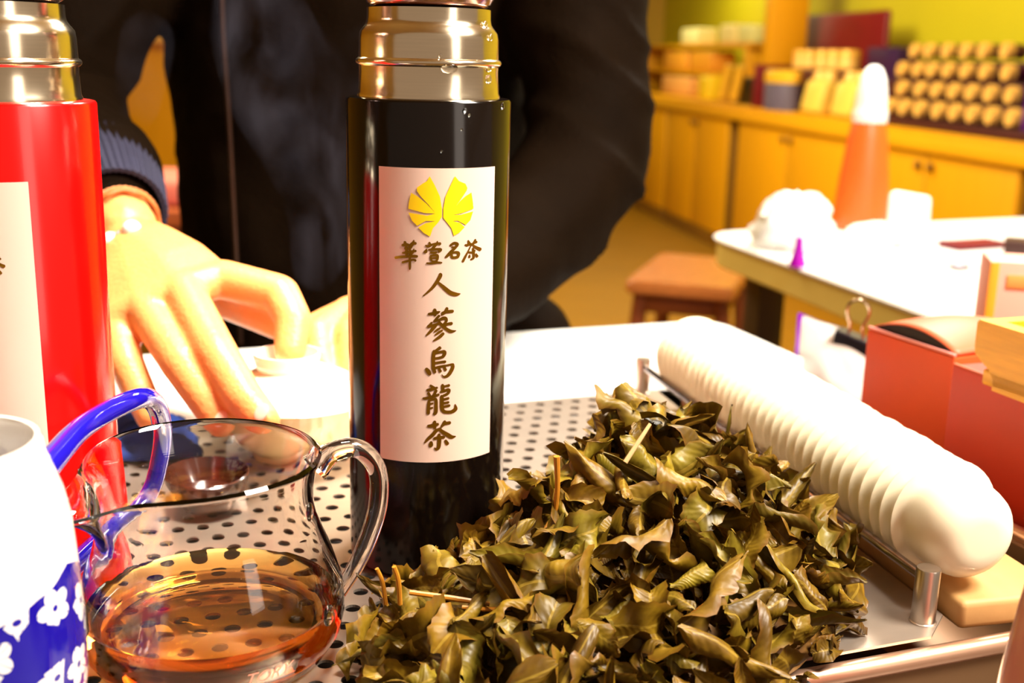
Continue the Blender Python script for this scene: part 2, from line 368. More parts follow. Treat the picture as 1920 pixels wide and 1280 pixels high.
G_shen = glyph(785, 570, B, [[(340, 340, 35), (500, 320, 48), (640, 290, 45), (730, 255, 20)], [(550, 180, 45), (560, 300, 60), (570, 400, 30)], [(790, 300, 25), (960, 260, 45), (1180, 240, 42)], [(975, 130, 40), (930, 250, 50), (790, 370, 25)], [(705, 395, 38), (620, 490, 38), (530, 600, 32)], [(530, 590, 35), (680, 550, 35), (850, 480, 50), (940, 500, 45), (960, 590, 35)], [(960, 580, 32), (880, 680, 40), (880, 760, 50)], [(450, 630, 30), (400, 700, 38), (320, 780, 38)], [(320, 780, 35), (480, 730, 40), (620, 690, 40), (740, 630, 45)], [(600, 690, 40), (560, 760, 50), (420, 920, 45), (260, 1080, 20)], [(720, 640, 40), (820, 740, 50), (940, 840, 45), (1100, 930, 50), (1280, 910, 12)], [(880, 740, 40), (1000, 680, 40), (1140, 660, 45)], [(740, 820, 28), (640, 880, 34), (540, 950, 22)], [(810, 900, 30), (690, 970, 36), (565, 1060, 22)], [(850, 1000, 42), (720, 1120, 48), (510, 1260, 22)]])
G_wu = glyph(785, 645, B, [[(740, 120, 50), (640, 190, 40), (540, 280, 50)], [(540, 230, 50), (510, 400, 52), (505, 620, 52), (510, 820, 50), (560, 970, 45)], [(560, 310, 38), (740, 270, 38), (880, 260, 50), (890, 340, 48), (830, 440, 40)], [(560, 490, 35), (700, 470, 36), (840, 430, 40)], [(560, 650, 36), (740, 620, 36), (920, 600, 38)], [(540, 820, 35), (760, 770, 38), (1000, 720, 28), (1150, 690, 35)], [(1170, 680, 40), (1170, 800, 50), (1080, 980, 52), (990, 1080, 45), (870, 1120, 30), (790, 1040, 10)], [(260, 840, 45), (340, 950, 65), (390, 1040, 45)], [(700, 840, 35), (750, 940, 45)], [(880, 790, 38), (930, 890, 42)]])
G_long = glyph(785, 715, B, [[(400, 130, 30), (470, 190, 45), (560, 240, 45)], [(290, 300, 40), (450, 270, 45), (640, 210, 32)], [(330, 390, 40), (390, 500, 40)], [(600, 300, 45), (560, 400, 40), (480, 500, 30)], [(150, 580, 30), (280, 570, 42), (480, 520, 38), (690, 450, 38)], [(360, 640, 35), (340, 850, 48), (330, 1100, 50)], [(370, 650, 30), (500, 610, 35), (590, 620, 45), (600, 850, 50), (590, 1050, 52), (530, 1120, 40)], [(390, 770, 28), (490, 750, 28)], [(390, 920, 28), (480, 900, 28)],
    [(820, 110, 40), (830, 230, 48), (830, 350, 40)], [(830, 180, 30), (960, 150, 34), (1050, 130, 40)], [(750, 360, 30), (880, 320, 40), (1030, 270, 42)], [(1040, 270, 45), (1040, 340, 45), (990, 420, 40), (860, 480, 38)], [(800, 490, 48), (800, 700, 55), (800, 900, 52), (860, 1020, 52), (1000, 1050, 48), (1150, 1030, 50), (1270, 930, 55), (1250, 780, 15)], [(850, 620, 35), (1030, 570, 35)], [(850, 750, 35), (1030, 710, 35)], [(850, 870, 35), (1060, 820, 38)]])
G_cha2 = glyph(785, 780, B, [[(320, 340, 40), (480, 330, 55), (670, 270, 40)], [(550, 180, 45), (540, 320, 60), (560, 420, 40)], [(900, 170, 40), (870, 250, 50), (780, 370, 28)], [(780, 320, 20), (930, 250, 45), (1080, 220, 45)], [(760, 420, 35), (600, 500, 50), (480, 640, 55), (320, 780, 45), (210, 910, 22)], [(700, 430, 35), (830, 540, 55), (1000, 640, 60), (1130, 710, 55), (1270, 690, 15)], [(530, 770, 40), (700, 730, 45), (880, 720, 42)], [(700, 620, 40), (710, 800, 58), (705, 950, 55), (680, 1080, 50), (600, 1130, 38), (540, 1080, 15)], [(430, 880, 40), (420, 980, 65), (390, 1040, 40)], [(920, 830, 40), (990, 950, 55)]])
LZ = 9.843
def logo_px(pts): return [(755+x/LZ, 320+y/LZ) for x, y in pts]
LOGO = [logo_px(p) for p in (
    [(500, 100), (600, 280), (690, 480), (725, 700), (725, 850), (660, 950), (560, 1060), (505, 1215), (390, 1150), (285, 1045), (420, 970), (600, 930), (430, 925), (265, 1015), (170, 920), (105, 770), (450, 830), (600, 790), (400, 780), (105, 700), (110, 610), (155, 405), (270, 470), (430, 600), (600, 780), (470, 620), (330, 470), (260, 370), (265, 310), (370, 235), (450, 190)],
    [(965, 100), (880, 280), (790, 480), (750, 700), (750, 870), (830, 970), (900, 1060), (945, 1200), (1050, 1140), (1145, 1040), (1060, 960), (915, 925), (1020, 920), (1165, 1000), (1250, 910), (1300, 750), (1080, 810), (920, 820), (1100, 780), (1305, 700), (1300, 600), (1270, 400), (1160, 470), (1060, 560), (980, 660), (1080, 520), (1180, 370), (1195, 320), (1160, 240), (1040, 190)])]
def print_strokes(strokes, c, R, shift=(0, 0)):
    bm = BM()
    for st in strokes:
        P = smooth_path([(x, y, w) for x, y, w in st], 5) if len(st) > 2 else [Vector(st[0])*(1-t/4)+Vector(st[1])*(t/4) for t in range(5)]
        # round ends
        e0 = (P[0]-P[1]); e1 = (P[-1]-P[-2])
        e0.z = 0; e1.z = 0; e0.normalize(); e1.normalize()
        a = P[0]+e0*P[0].z*.7; a.z = P[0].z*.45; b = P[-1]+e1*P[-1].z*.7; b.z = P[-1].z*.45
        P = [a]+P+[b]; rows = []
        for i, p in enumerate(P):
            t = P[min(len(P)-1, i+1)]-P[max(0, i-1)]; n = Vector((-t.y, t.x, 0)); n.normalize(); row = []; wd_ = p.z*1.22
            for s in (-1, 0, 1):
                an, z = on_cyl(p.x+n.x*wd_*s+shift[0], p.y+n.y*wd_*s+shift[1], c, R); row.append(bm.verts.new((R*cos(an), R*sin(an), z)))
            rows.append(row)
        for r0, r1 in zip(rows, rows[1:]):
            for j in (0, 1):
                try: bm.faces.new((r0[j], r0[j+1], r1[j+1], r1[j]))
                except ValueError: pass
    return bm
def bottle(name, label, c, R, H, m, a_px, lab_px, glyphs, logo, shift):
    t = thing(name, label, 'thermos', (c[0], c[1], 0))
    obj('body', lathe([(0, .0004), (R-.002, .0004), (R, .0025), (R, H-.0012), (R-.0006, H-.0003), (R-.0018, H), (R-.004, H+.0002), (0, H+.0002)], 96), m, t)
    k = R/.035
    rc = [(.0302, 0), (.0302, .0008), (.0297, .0018), (.0293, .0100), (.0294, .0125), (.0304, .0133), (.0307, .0142), (.0304, .0151), (.0294, .0158), (.0292, .0235), (.0288, .0262), (.0270, .0285), (.0262, .0298), (.0259, .0315), (.0258, .0357), (0, .0357)]
    col = obj('collar', lathe([(r*k, H+.0002+z*a_px) for r, z in rc], 96), M_collar, t)
    zc = H+.0002+.0357*a_px
    obj('drinking_cup', lathe([(0, zc+.0004), (.0235*k, zc+.0004), (.0258*k, zc+.002), (.0300*k, zc+.010), (.0325*k, zc+.022), (.0330*k, zc+.042), (.0322*k, zc+.044), (.0, zc+.044)], 64), mat('rose_steel', (.62, .42, .38), .14, 1., .1, 20), t)
    x0, x1, y0, y1 = lab_px
    (a0, z1), (a1, _) = on_cyl(x0, y0, c, R), on_cyl(x1, y0, c, R); z0 = on_cyl((x0+x1)/2, y1, c, R)[1]
    lb = obj('label', cyl_patch(c, R+.00025, a0, a1, z0, z1, 32), M_label, t)
    for gl in glyphs: obj('character', print_strokes(gl, c, R+.00045, shift), M_gold, lb, smooth=False)
    for pl in logo:
        bm = BM(); xs = [x for x, y in pl]; nC = 110; xa, xb = min(xs)+.01, max(xs)-.01; m_ = len(pl); Re = R+.0005
        for k in range(nC):
            x0_, x1_ = xa+(xb-xa)*k/nC, xa+(xb-xa)*(k+1)/nC; xm = (x0_+x1_)/2; ys = []
            for q_ in range(m_):
                (ax_, ay_), (bx_, by_) = pl[q_], pl[(q_+1) % m_]
                if (ax_ <= xm) != (bx_ <= xm): ys.append(ay_+(by_-ay_)*(xm-ax_)/(bx_-ax_))
            ys.sort()
            for ya, yb in zip(ys[::2], ys[1::2]):
                c4 = []
                for x, y in ((x0_, yb), (x1_, yb), (x1_, ya), (x0_, ya)):
                    an, z = on_cyl(x+shift[0], y+shift[1], c, Re); c4.append(bm.verts.new((Re*cos(an), Re*sin(an), z)))
                bm.faces.new(c4)
        bmesh.ops.remove_doubles(bm, verts=bm.verts, dist=1e-6)
        obj('leaf_emblem', bm, M_logo, lb, smooth=False)
    return t, col
BC = (-.0378, .497)
tbk, colk = bottle('thermos_bottle', 'tall black thermos with a long pale label, steel collar on top', BC, .035, .207, M_black, 1.0, (711, 927, 311, 866),
    [G_hua, G_xuan, G_ming, G_cha1, G_ren, G_shen, G_wu, G_long, G_cha2], LOGO, (0, 0))
# drops of water clinging to the collar and shoulder
M_drop = mat('water', (1, .99, .96), 0, 0, trans=1., ior=1.33)
for px, py, rr, sq in ((842, 127, .0036, .3), (917, 127, .0019, .55), (917, 149, .0018, .6), (910, 48, .0016, .7), (826, 105, .0008, .7), (921, 70, .0012, .8)):
    R_ = .0297 if py > 60 else .027
    an, z = on_cyl(px, py, BC, R_); bm = BM(); add_ball(bm, (R_*cos(an), R_*sin(an), z), rr, 3, (.35, 1.0, 1.4*sq+.2), Matrix.Rotation(an, 4, 'Z'))
    obj('water_drop', bm, M_drop, colk)
for px, py, rr in ((872, 208, .0011), (942, 199, .0012), (866, 243, .0005), (828, 284, .0005), (880, 216, .0006)):
    an, z = on_cyl(px, py, BC, .035); bm = BM(); add_ball(bm, (.0352*cos(an), .0352*sin(an), z), rr, 2, (.4, 1, 1.2), Matrix.Rotation(an, 4, 'Z'))
    obj('water_drop', bm, M_drop, tbk.children[0])
RC = (-.2015, .452)
bottle('thermos_bottle', 'red thermos with a pale label at the left edge', RC, .0365, .204, M_red, 1.0, (-150, 52, 338, 850), [G_hua, G_xuan, G_ming, G_cha1], LOGO, (-893, 32))

# ------------------------------------------------------------------ glass pitcher of tea
PC = (-.1115, .400)
pt = thing('glass_pitcher', 'clear glass pitcher half full of amber tea, in front', 'pitcher', (PC[0], PC[1], 0))
def lerp_prof(tab, z):
    for (z0, r0), (z1, r1) in zip(tab, tab[1:]):
        if z0 <= z <= z1:
            t = (z-z0)/(z1-z0); t = t*t*(3-2*t)*.5+t*.5; return r0+(r1-r0)*t
    return tab[-1][1] if z > tab[-1][0] else tab[0][1]
OUT = [(0, .0400), (.003, .0440), (.010, .0482), (.018, .0497), (.028, .0487), (.039, .0452), (.048, .0418), (.055, .0399), (.061, .0395), (.067, .0402), (.073, .0418), (.0765, .0434), (.0785, .0442)]
HP = .0785; WT = .0022; SPA = radians(226.0)
def pit_pt(a, z, inner):
    r = lerp_prof(OUT, z) - (WT if inner else 0)
    d = (a-SPA+pi) % (2*pi)-pi; t = max(0, (z-.046)/(HP-.046)); g = math.exp(-(d/.30)**2)
    g2 = math.exp(-(d/.75)**2)
    rr = r + .0145*g*t**1.5 - .0022*(g2-g)*t
    zz = z - .0050*g2*t**2 - (.0050*g*t**3)
    return Vector((rr*cos(a)-.0025*t, rr*sin(a), zz))
bm = BM(); SEG = 96
zo = [0, .0008, .003, .006, .010, .016, .022, .028, .034, .039, .044, .048, .052, .055, .058, .061, .064, .067, .070, .0725, .075, .077, HP]
rows = []
c0 = bm.verts.new((0, 0, .001))
for z in zo: rows.append([bm.verts.new(pit_pt(2*pi*k/SEG, z, False)) for k in range(SEG)])
lip = []
for k in range(SEG):
    a = 2*pi*k/SEG; lip.append(bm.verts.new((pit_pt(a, HP, False)+pit_pt(a, HP, True))*.5+Vector((0, 0, .0012))))
rows.append(lip)
for z in reversed(zo[3:]): rows.append([bm.verts.new(pit_pt(2*pi*k/SEG, z, True)) for k in range(SEG)])
rows.append([bm.verts.new(pit_pt(2*pi*k/SEG, .0042, True)*1) for k in range(SEG)])
for v in rows[-1]: v.co.x *= .93; v.co.y *= .93
c1 = bm.verts.new((0, 0, .0040))
for a, b in zip(rows, rows[1:]):
    for k in range(SEG): bm.faces.new((a[k], a[(k+1) % SEG], b[(k+1) % SEG], b[k]))
for k in range(SEG): bm.faces.new((c0, rows[0][(k+1) % SEG], rows[0][k])); bm.faces.new((c1, rows[-1][k], rows[-1][(k+1) % SEG]))
bmesh.ops.recalc_face_normals(bm, faces=bm.faces)
obj('glass_body', bm, M_glass, pt)
ha = radians(24.0); hx = Vector((cos(ha), sin(ha), 0))
hp = smooth_path([hx*.0400+Vector((0, 0, .0690)), hx*.047+Vector((0, 0, .0745)), hx*.0575+Vector((0, 0, .0750)), hx*.0650+Vector((0, 0, .0655)), hx*.0655+Vector((0, 0, .0510)), hx*.0610+Vector((0, 0, .0360)), hx*.0550+Vector((0, 0, .0240)), hx*.0490+Vector((0, 0, .0150))], 7)
obj('handle', tube(hp, [.0062, .0042, .0038, .0038, .0038, .0037, .0033, .0028], 18), M_glass, pt)
for (a, z, r) in ((ha-.55, .0600, .0030), (ha-.75, .024, .0034)):
    b2 = BM(); q_ = pit_pt(a, z, False); add_ball(b2, q_*1.0, r, 3, (.5, 1, 1.25), Matrix.Rotation(a, 4, 'Z')); obj('glass_boss', b2, M_glass, pt)
# worn lettering etched on the glass
def etched(txt, px0, py0, px1, py1, size, par):
    c_ = bpy.data.curves.new('print', 'FONT'); c_.body = txt; c_.size = size; c_.shear = .35
    t_ = bpy.data.objects.new('t', c_); COL.objects.link(t_); dg = bpy.context.evaluated_depsgraph_get(); dg.update()
    me = bpy.data.meshes.new_from_object(t_.evaluated_get(dg)); bpy.data.objects.remove(t_)
    a0, z0 = on_cyl(px0, py0, PC, .0500); xs = [v.co.x for v in me.vertices]; L_ = max(xs)
    for v in me.vertices:
        a = a0+v.co.x/.05; z = z0+v.co.y; q_ = pit_pt(a, z, False); r_ = sqrt((q_.x)**2+q_.y**2)+.0003; a2 = atan2(q_.y, q_.x); v.co = Vector((r_*cos(a2), r_*sin(a2), z))
    o = obj('etched_lettering', me, mat('etched_pink', (.80, .34, .24), .6, 0, .1, 200), par); o['label'] = 'pale pink worn lettering'
etched('TORY', 458, 1290, 540, 1250, .0068, pt)
# tea
M_tea = bpy.data.materials.new('amber_tea'); M_tea.use_nodes = True
nt = M_tea.node_tree; b = nt.nodes['Principled BSDF']; b.inputs['Base Color'].default_value = (1, .84, .34, 1); b.inputs['Transmission Weight'].default_value = 1; b.inputs['Roughness'].default_value = 0; b.inputs['IOR'].default_value = 1.33
va = nt.nodes.new('ShaderNodeVolumeAbsorption'); va.inputs[0].default_value = (1.0, .56, .008, 1); va.inputs[1].default_value = 33.0
nt.links.new(va.outputs[0], nt.nodes['Material Output'].inputs['Volume'])
bm = BM(); LV = .0220; rows = []
for z in [.0047, .006, .010, .014, .018, LV-.0008]:
    rows.append([bm.verts.new(Vector((pit_pt(2*pi*k/SEG, z, True).x*1.006, pit_pt(2*pi*k/SEG, z, True).y*1.006, z))) for k in range(SEG)])
rows.append([bm.verts.new(Vector((pit_pt(2*pi*k/SEG, LV, True).x*1.002, pit_pt(2*pi*k/SEG, LV, True).y*1.002, LV+.0006))) for k in range(SEG)])
rows.append([bm.verts.new(Vector((pit_pt(2*pi*k/SEG, LV, True).x*.965, pit_pt(2*pi*k/SEG, LV, True).y*.965, LV))) for k in range(SEG)])
for a_, b_ in zip(rows, rows[1:]):
    for k in range(SEG): bm.faces.new((a_[k], a_[(k+1) % SEG], b_[(k+1) % SEG], b_[k]))
bm.faces.new(list(reversed(rows[0]))); bm.faces.new(rows[-1])
bmesh.ops.recalc_face_normals(bm, faces=bm.faces)
o = obj('tea', bm, M_tea); o.location = (PC[0], PC[1], 0); tag(o, 'amber brewed tea filling the lower half of the glass pitcher', 'tea')

# ------------------------------------------------------------------ blue and white jug
JC = (-.1680, .3220)
jg = thing('porcelain_jug', 'white porcelain jug with blue flowers and a cobalt handle, front left corner', 'jug', (JC[0], JC[1], 0))
mj = bpy.data.materials.new('blue_white_glaze'); mj.use_nodes = True; nt = mj.node_tree; N = nt.nodes; L = nt.links; b = N['Principled BSDF']
b.inputs['Roughness'].default_value = .1; b.inputs['Coat Weight'].default_value = .6
tc = N.new('ShaderNodeTexCoord'); sep = N.new('ShaderNodeSeparateXYZ'); L.new(tc.outputs['Object'], sep.inputs[0])
def mth(op, a, c=None, v=None):
    n = N.new('ShaderNodeMath'); n.operation = op
    for i, x in enumerate((a, c)):
        if x is None: continue
        if isinstance(x, (int, float)): n.inputs[i].default_value = x
        else: L.new(x, n.inputs[i])
    return n.outputs[0]
ang = mth('ARCTAN2', sep.outputs[1], sep.outputs[0])
arch = mth('MULTIPLY', mth('ABSOLUTE', mth('SINE', mth('ADD', mth('MULTIPLY', ang, 1.5), 3.22))), .010)
edge = mth('SUBTRACT', .0725, arch)                        # white panels end in arches
nz = N.new('ShaderNodeTexNoise'); nz.inputs['Scale'].default_value = 55; L.new(tc.outputs['Object'], nz.inputs['Vector'])
zz_ = mth('ADD', sep.outputs[2], mth('MULTIPLY', mth('SUBTRACT', nz.outputs['Fac'], .5), .006))
below = mth('LESS_THAN', zz_, edge)
vo = N.new('ShaderNodeTexVoronoi'); vo.inputs['Scale'].default_value = 74; L.new(tc.outputs['Object'], vo.inputs['Vector'])
vsub = N.new('ShaderNodeVectorMath'); vsub.operation = 'SUBTRACT'; L.new(tc.outputs['Object'], vsub.inputs[0]); L.new(vo.outputs['Position'], vsub.inputs[1])
s3 = N.new('ShaderNodeSeparateXYZ'); L.new(vsub.outputs[0], s3.inputs[0])
tng = mth('SUBTRACT', mth('MULTIPLY', s3.outputs[1], mth('COSINE', ang)), mth('MULTIPLY', s3.outputs[0], mth('SINE', ang)))
tht = mth('ARCTAN2', s3.outputs[2], tng); rad_ = mth('SQRT', mth('ADD', mth('MULTIPLY', tng, tng), mth('MULTIPLY', s3.outputs[2], s3.outputs[2])))
pw = mth('ABSOLUTE', mth('SINE', mth('MULTIPLY', tht, 2.5)))
flower = mth('LESS_THAN', rad_, mth('ADD', .0042, mth('MULTIPLY', pw, .0024)))
core = mth('LESS_THAN', rad_, .0011)
pet = mth('SUBTRACT', flower, core)
vo2 = N.new('ShaderNodeTexVoronoi'); vo2.feature = 'DISTANCE_TO_EDGE'; vo2.inputs['Scale'].default_value = 150; L.new(tc.outputs['Object'], vo2.inputs['Vector'])
vein = mth('GREATER_THAN', mth('ABSOLUTE', mth('SINE', mth('MULTIPLY', tht, 5.0))), .16)
cs = N.new('ShaderNodeSeparateColor'); L.new(vo.outputs['Color'], cs.inputs[0])
white = mth('MULTIPLY', mth('MULTIPLY', pet, vein), mth('GREATER_THAN', cs.outputs[0], .22))
blue = mth('MULTIPLY', below, mth('SUBTRACT', 1.0, white))
mx = N.new('ShaderNodeMix'); mx.data_type = 'RGBA'; mx.inputs[6].default_value = (.88, .83, .76, 1); mx.inputs[7].default_value = (.009, .004, .26, 1)
L.new(blue, mx.inputs[0]); L.new(mx.outputs[2], b.inputs['Base Color'])
jp = [(0, .001), (.026, .001), (.0275, 0), (.029, .002), (.033, .012), (.0355, .030), (.0358, .050), (.0350, .068), (.0340, .083), (.0322, .0920), (.0298, .0990), (.0280, .1040), (.0274, .1085), (.0266, .1102), (.0250, .1100), (.0242, .1075), (.0246, .103), (.0265, .097), (.0300, .088), (.0318, .077), (.0325, .06), (.0325, .03), (.028, .008), (0, .006)]
obj('body', lathe(jp, 64), mj, jg)
ja = radians(50); jx = Vector((cos(ja), sin(ja), 0))
hp = smooth_path([(.0150, .0240, .0880), (.0160, .0420, .0915), (.0183, .0630, .0950), (.0275, .0880, .0970), (.0275, .1100, .0890), (.0250, .1260, .0735), (.0215, .1300, .0575), (.0165, .1260, .0430), (.0075, .1040, .0350), (.0040, .0700, .0340), (.0060, .0330, .0340)], 7)
obj('handle', tube(hp, [.0052, .0044, .0040, .0040, .0040, .0038, .0038, .0038, .0042, .005], 16), M_blue, jg)

# ------------------------------------------------------------------ gaiwan
GC = (-.122, .622)
gw = thing('gaiwan', 'white lidded tea bowl under the fingers, behind the glass pitcher', 'bowl', (GC[0], GC[1], 0))
obj('bowl', lathe([(0, .0015), (.019, .0015), (.020, 0), (.0225, 0), (.0235, .004), (.033, .010), (.041, .020), (.0455, .032), (.0485, .0375), (.0478, .0380), (.0445, .0325), (.039, .021), (.030, .012), (0, .009)], 72, None, lambda a, z: .008*sin(36*a) if .004 < z < .033 else 0), mat('cream_ribbed', (.78, .62, .34), .2, 0, .05, 20, coat=.3), gw)
ld = obj('lid', lathe([(0, .0330), (.0440, .0330), (.0452, .0345), (.0448, .0362), (.041, .0400), (.033, .0455), (.024, .0495), (.0178, .0518), (0, .0525)], 72), M_porc, gw)
obj('knob_ring', lathe([(.0150, .0512), (.0165, .0512), (.0176, .0540), (.0188, .0600), (.0186, .0612), (.0176, .0612), (.0162, .0560), (.0150, .0530), (0, .0526)], 56, Matrix.Translation((-.004, -.001, 0))), M_porc, ld)

# brown clay dish behind the pitcher
o = obj('clay_dish', lathe([(0, .001), (.020, .001), (.022, 0), (.026, .003), (.034, .012), (.0355, .0165), (.0345, .017), (.032, .013), (.024, .005), (0, .004)], 48), mat('brown_clay', (.055, .012, .006), .22, 0, .4, 30, coat=.4))
o.location = (-.154, .550, 0); o.scale = (.64, .64, .9); tag(o, 'dark reddish-brown clay dish, seen through the glass pitcher', 'dish')

# crumpled blue towel under the hand
bm = BM(); nx, ny = 26, 22; g = []
for j in range(ny+1):
    r = []
    for i in range(nx+1):
        x, y = i/nx-.5, j/ny-.5
        z = .012 + .010*noise.noise(Vector((x*4.2, y*5.1, 3))) + .006*noise.noise(Vector((x*11, y*9, 8)))
        e = max(abs(x), abs(y))*2; z *= (1-e**6); r.append(bm.verts.new((x*.085*(1+.1*noise.noise(Vector((y*4, 0, 1)))), y*.075, max(z, .0012))))
    g.append(r)
for j in range(ny):
    for i in range(nx): bm.faces.new((g[j][i], g[j][i+1], g[j+1][i+1], g[j+1][i]))
o = obj('blue_towel', bm, mat('blue_cloth', (.004, .035, .24), .75, 0, .5, 45, .0006))
sd = o.modifiers.new('thickness', 'SOLIDIFY'); sd.thickness = .0012; sd.offset = 1
o.location = (-.226, .625, 0.0005); o.rotation_euler = (0, 0, .4); tag(o, 'crumpled dark blue cloth beneath the hand, left of the lidded bowl', 'cloth')

# ------------------------------------------------------------------ pile of wet tea leaves
PLY = [(-.054, .392), (-.048, .425), (-.030, .446), (-.004, .458), (.006, .498), (.016, .545), (.060, .575), (.110, .560), (.140, .515), (.153, .465), (.143, .425), (.118, .388), (.080, .350), (.030, .335), (-.022, .342), (-.050, .366)]
PK = Vector((.050, .482)); PH = .0630
def prad(a):
    d = Vector((cos(a), sin(a))); best = .05
    for i in range(len(PLY)):
        p0 = Vector(PLY[i])-PK; p1 = Vector(PLY[(i+1) % len(PLY)])-PK; e = p1-p0; den = d.x*e.y-d.y*e.x
        if abs(den) < 1e-9: continue
        t = (p0.x*e.y-p0.y*e.x)/den; s = (p0.x*d.y-p0.y*d.x)/den
        if t > 0 and -1e-6 <= s <= 1+1e-6: best = t
    return best
def pheight(x, y):
    v = Vector((x, y))-PK; a = atan2(v.y, v.x); rho = v.length/prad(a)
    if rho >= 1: return -.01
    k = .5+.5*cos(a+.1); ex = 1.02 + .95*k**2
    return PH*(1-rho**ex)*(1-.25*rho*(1-k))
lp = thing('tea_leaf_pile', 'heap of wet unfurled olive-brown tea leaves on the perforated lid', 'tea leaves', (PK.x, PK.y, 0))
def leaf_material():
    m = bpy.data.materials.new('wet_tea_leaf'); m.use_nodes = True; nt = m.node_tree; N = nt.nodes; L = nt.links; b = N['Principled BSDF']
    oi = N.new('ShaderNodeObjectInfo'); tc = N.new('ShaderNodeTexCoord'); nz = N.new('ShaderNodeTexNoise'); nz.inputs['Scale'].default_value = 110; nz.inputs['Detail'].default_value = 3
    L.new(tc.outputs['Object'], nz.inputs['Vector'])
    cr = N.new('ShaderNodeValToRGB'); el = cr.color_ramp.elements
    el[0].position = 0; el[0].color = (.070, .040, .003, 1); el[1].position = 1; el[1].color = (.21, .155, .010, 1)
    for p_, c_ in ((.2, (.165, .090, .004, 1)), (.42, (.105, .068, .004, 1)), (.62, (.185, .110, .005, 1)), (.8, (.09, .068, .006, 1))): e = el.new(p_); e.color = c_
    L.new(oi.outputs['Random'], cr.inputs[0])
    mx = N.new('ShaderNodeMix'); mx.data_type = 'RGBA'; mx.blend_type = 'MULTIPLY'; mx.inputs[0].default_value = 1
    r2 = N.new('ShaderNodeValToRGB'); r2.color_ramp.elements[0].position = .3; r2.color_ramp.elements[0].color = (.55, .45, .4, 1); r2.color_ramp.elements[1].position = .7; r2.color_ramp.elements[1].color = (1.25, 1.2, 1.1, 1)
    L.new(nz.outputs['Fac'], r2.inputs[0]); L.new(cr.outputs[0], mx.inputs[6]); L.new(r2.outputs[0], mx.inputs[7])
    uvn = N.new('ShaderNodeUVMap'); sp = N.new('ShaderNodeSeparateXYZ'); L.new(uvn.outputs[0], sp.inputs[0])
    def mt(op, a, c):
        n = N.new('ShaderNodeMath'); n.operation = op
        for i, x in enumerate((a, c)):
            if isinstance(x, (int, float)): n.inputs[i].default_value = x
            elif x is not None: L.new(x, n.inputs[i])
        return n.outputs[0]
    av = mt('ABSOLUTE', mt('SUBTRACT', sp.outputs[1], .5), None)                 # distance from the midrib
    mid = mt('LESS_THAN', av, .035)
    side = mt('SINE', mt('MULTIPLY', mt('SUBTRACT', sp.outputs[0], mt('MULTIPLY', av, .45)), 62.0), None)
    mv = mt('MULTIPLY', mid, .5)
    m3 = N.new('ShaderNodeMix'); m3.data_type = 'RGBA'; m3.inputs[7].default_value = (.30, .19, .022, 1); L.new(mv, m3.inputs[0]); L.new(mx.outputs[2], m3.inputs[6])
    # browned edge
    eg = N.new('ShaderNodeMapRange'); eg.inputs[1].default_value = .38; eg.inputs[2].default_value = .5; L.new(av, eg.inputs[0])
    m4 = N.new('ShaderNodeMix'); m4.data_type = 'RGBA'; m4.inputs[7].default_value = (.16, .055, .006, 1); L.new(mt('MULTIPLY', eg.outputs[0], .45), m4.inputs[0]); L.new(m3.outputs[2], m4.inputs[6])
    L.new(m4.outputs[2], b.inputs['Base Color'])
    bp = N.new('ShaderNodeBump'); bp.inputs['Distance'].default_value = .0005; bp.inputs['Strength'].default_value = .8
    L.new(mt('ADD', mt('MULTIPLY', side, .10), mt('ADD', nz.outputs['Fac'], mt('MULTIPLY', mid, .8))), bp.inputs['Height']); L.new(bp.outputs[0], b.inputs['Normal'])
    b.inputs['Roughness'].default_value = .42; b.inputs['Specular IOR Level'].default_value = .26
    return m
M_leaf = leaf_material()
M_stem = mat('leaf_stem', (.46, .17, .012), .4, 0, .3, 90)
M_stemp = mat('pale_stem', (.55, .36, .16), .45, 0, .2, 90)
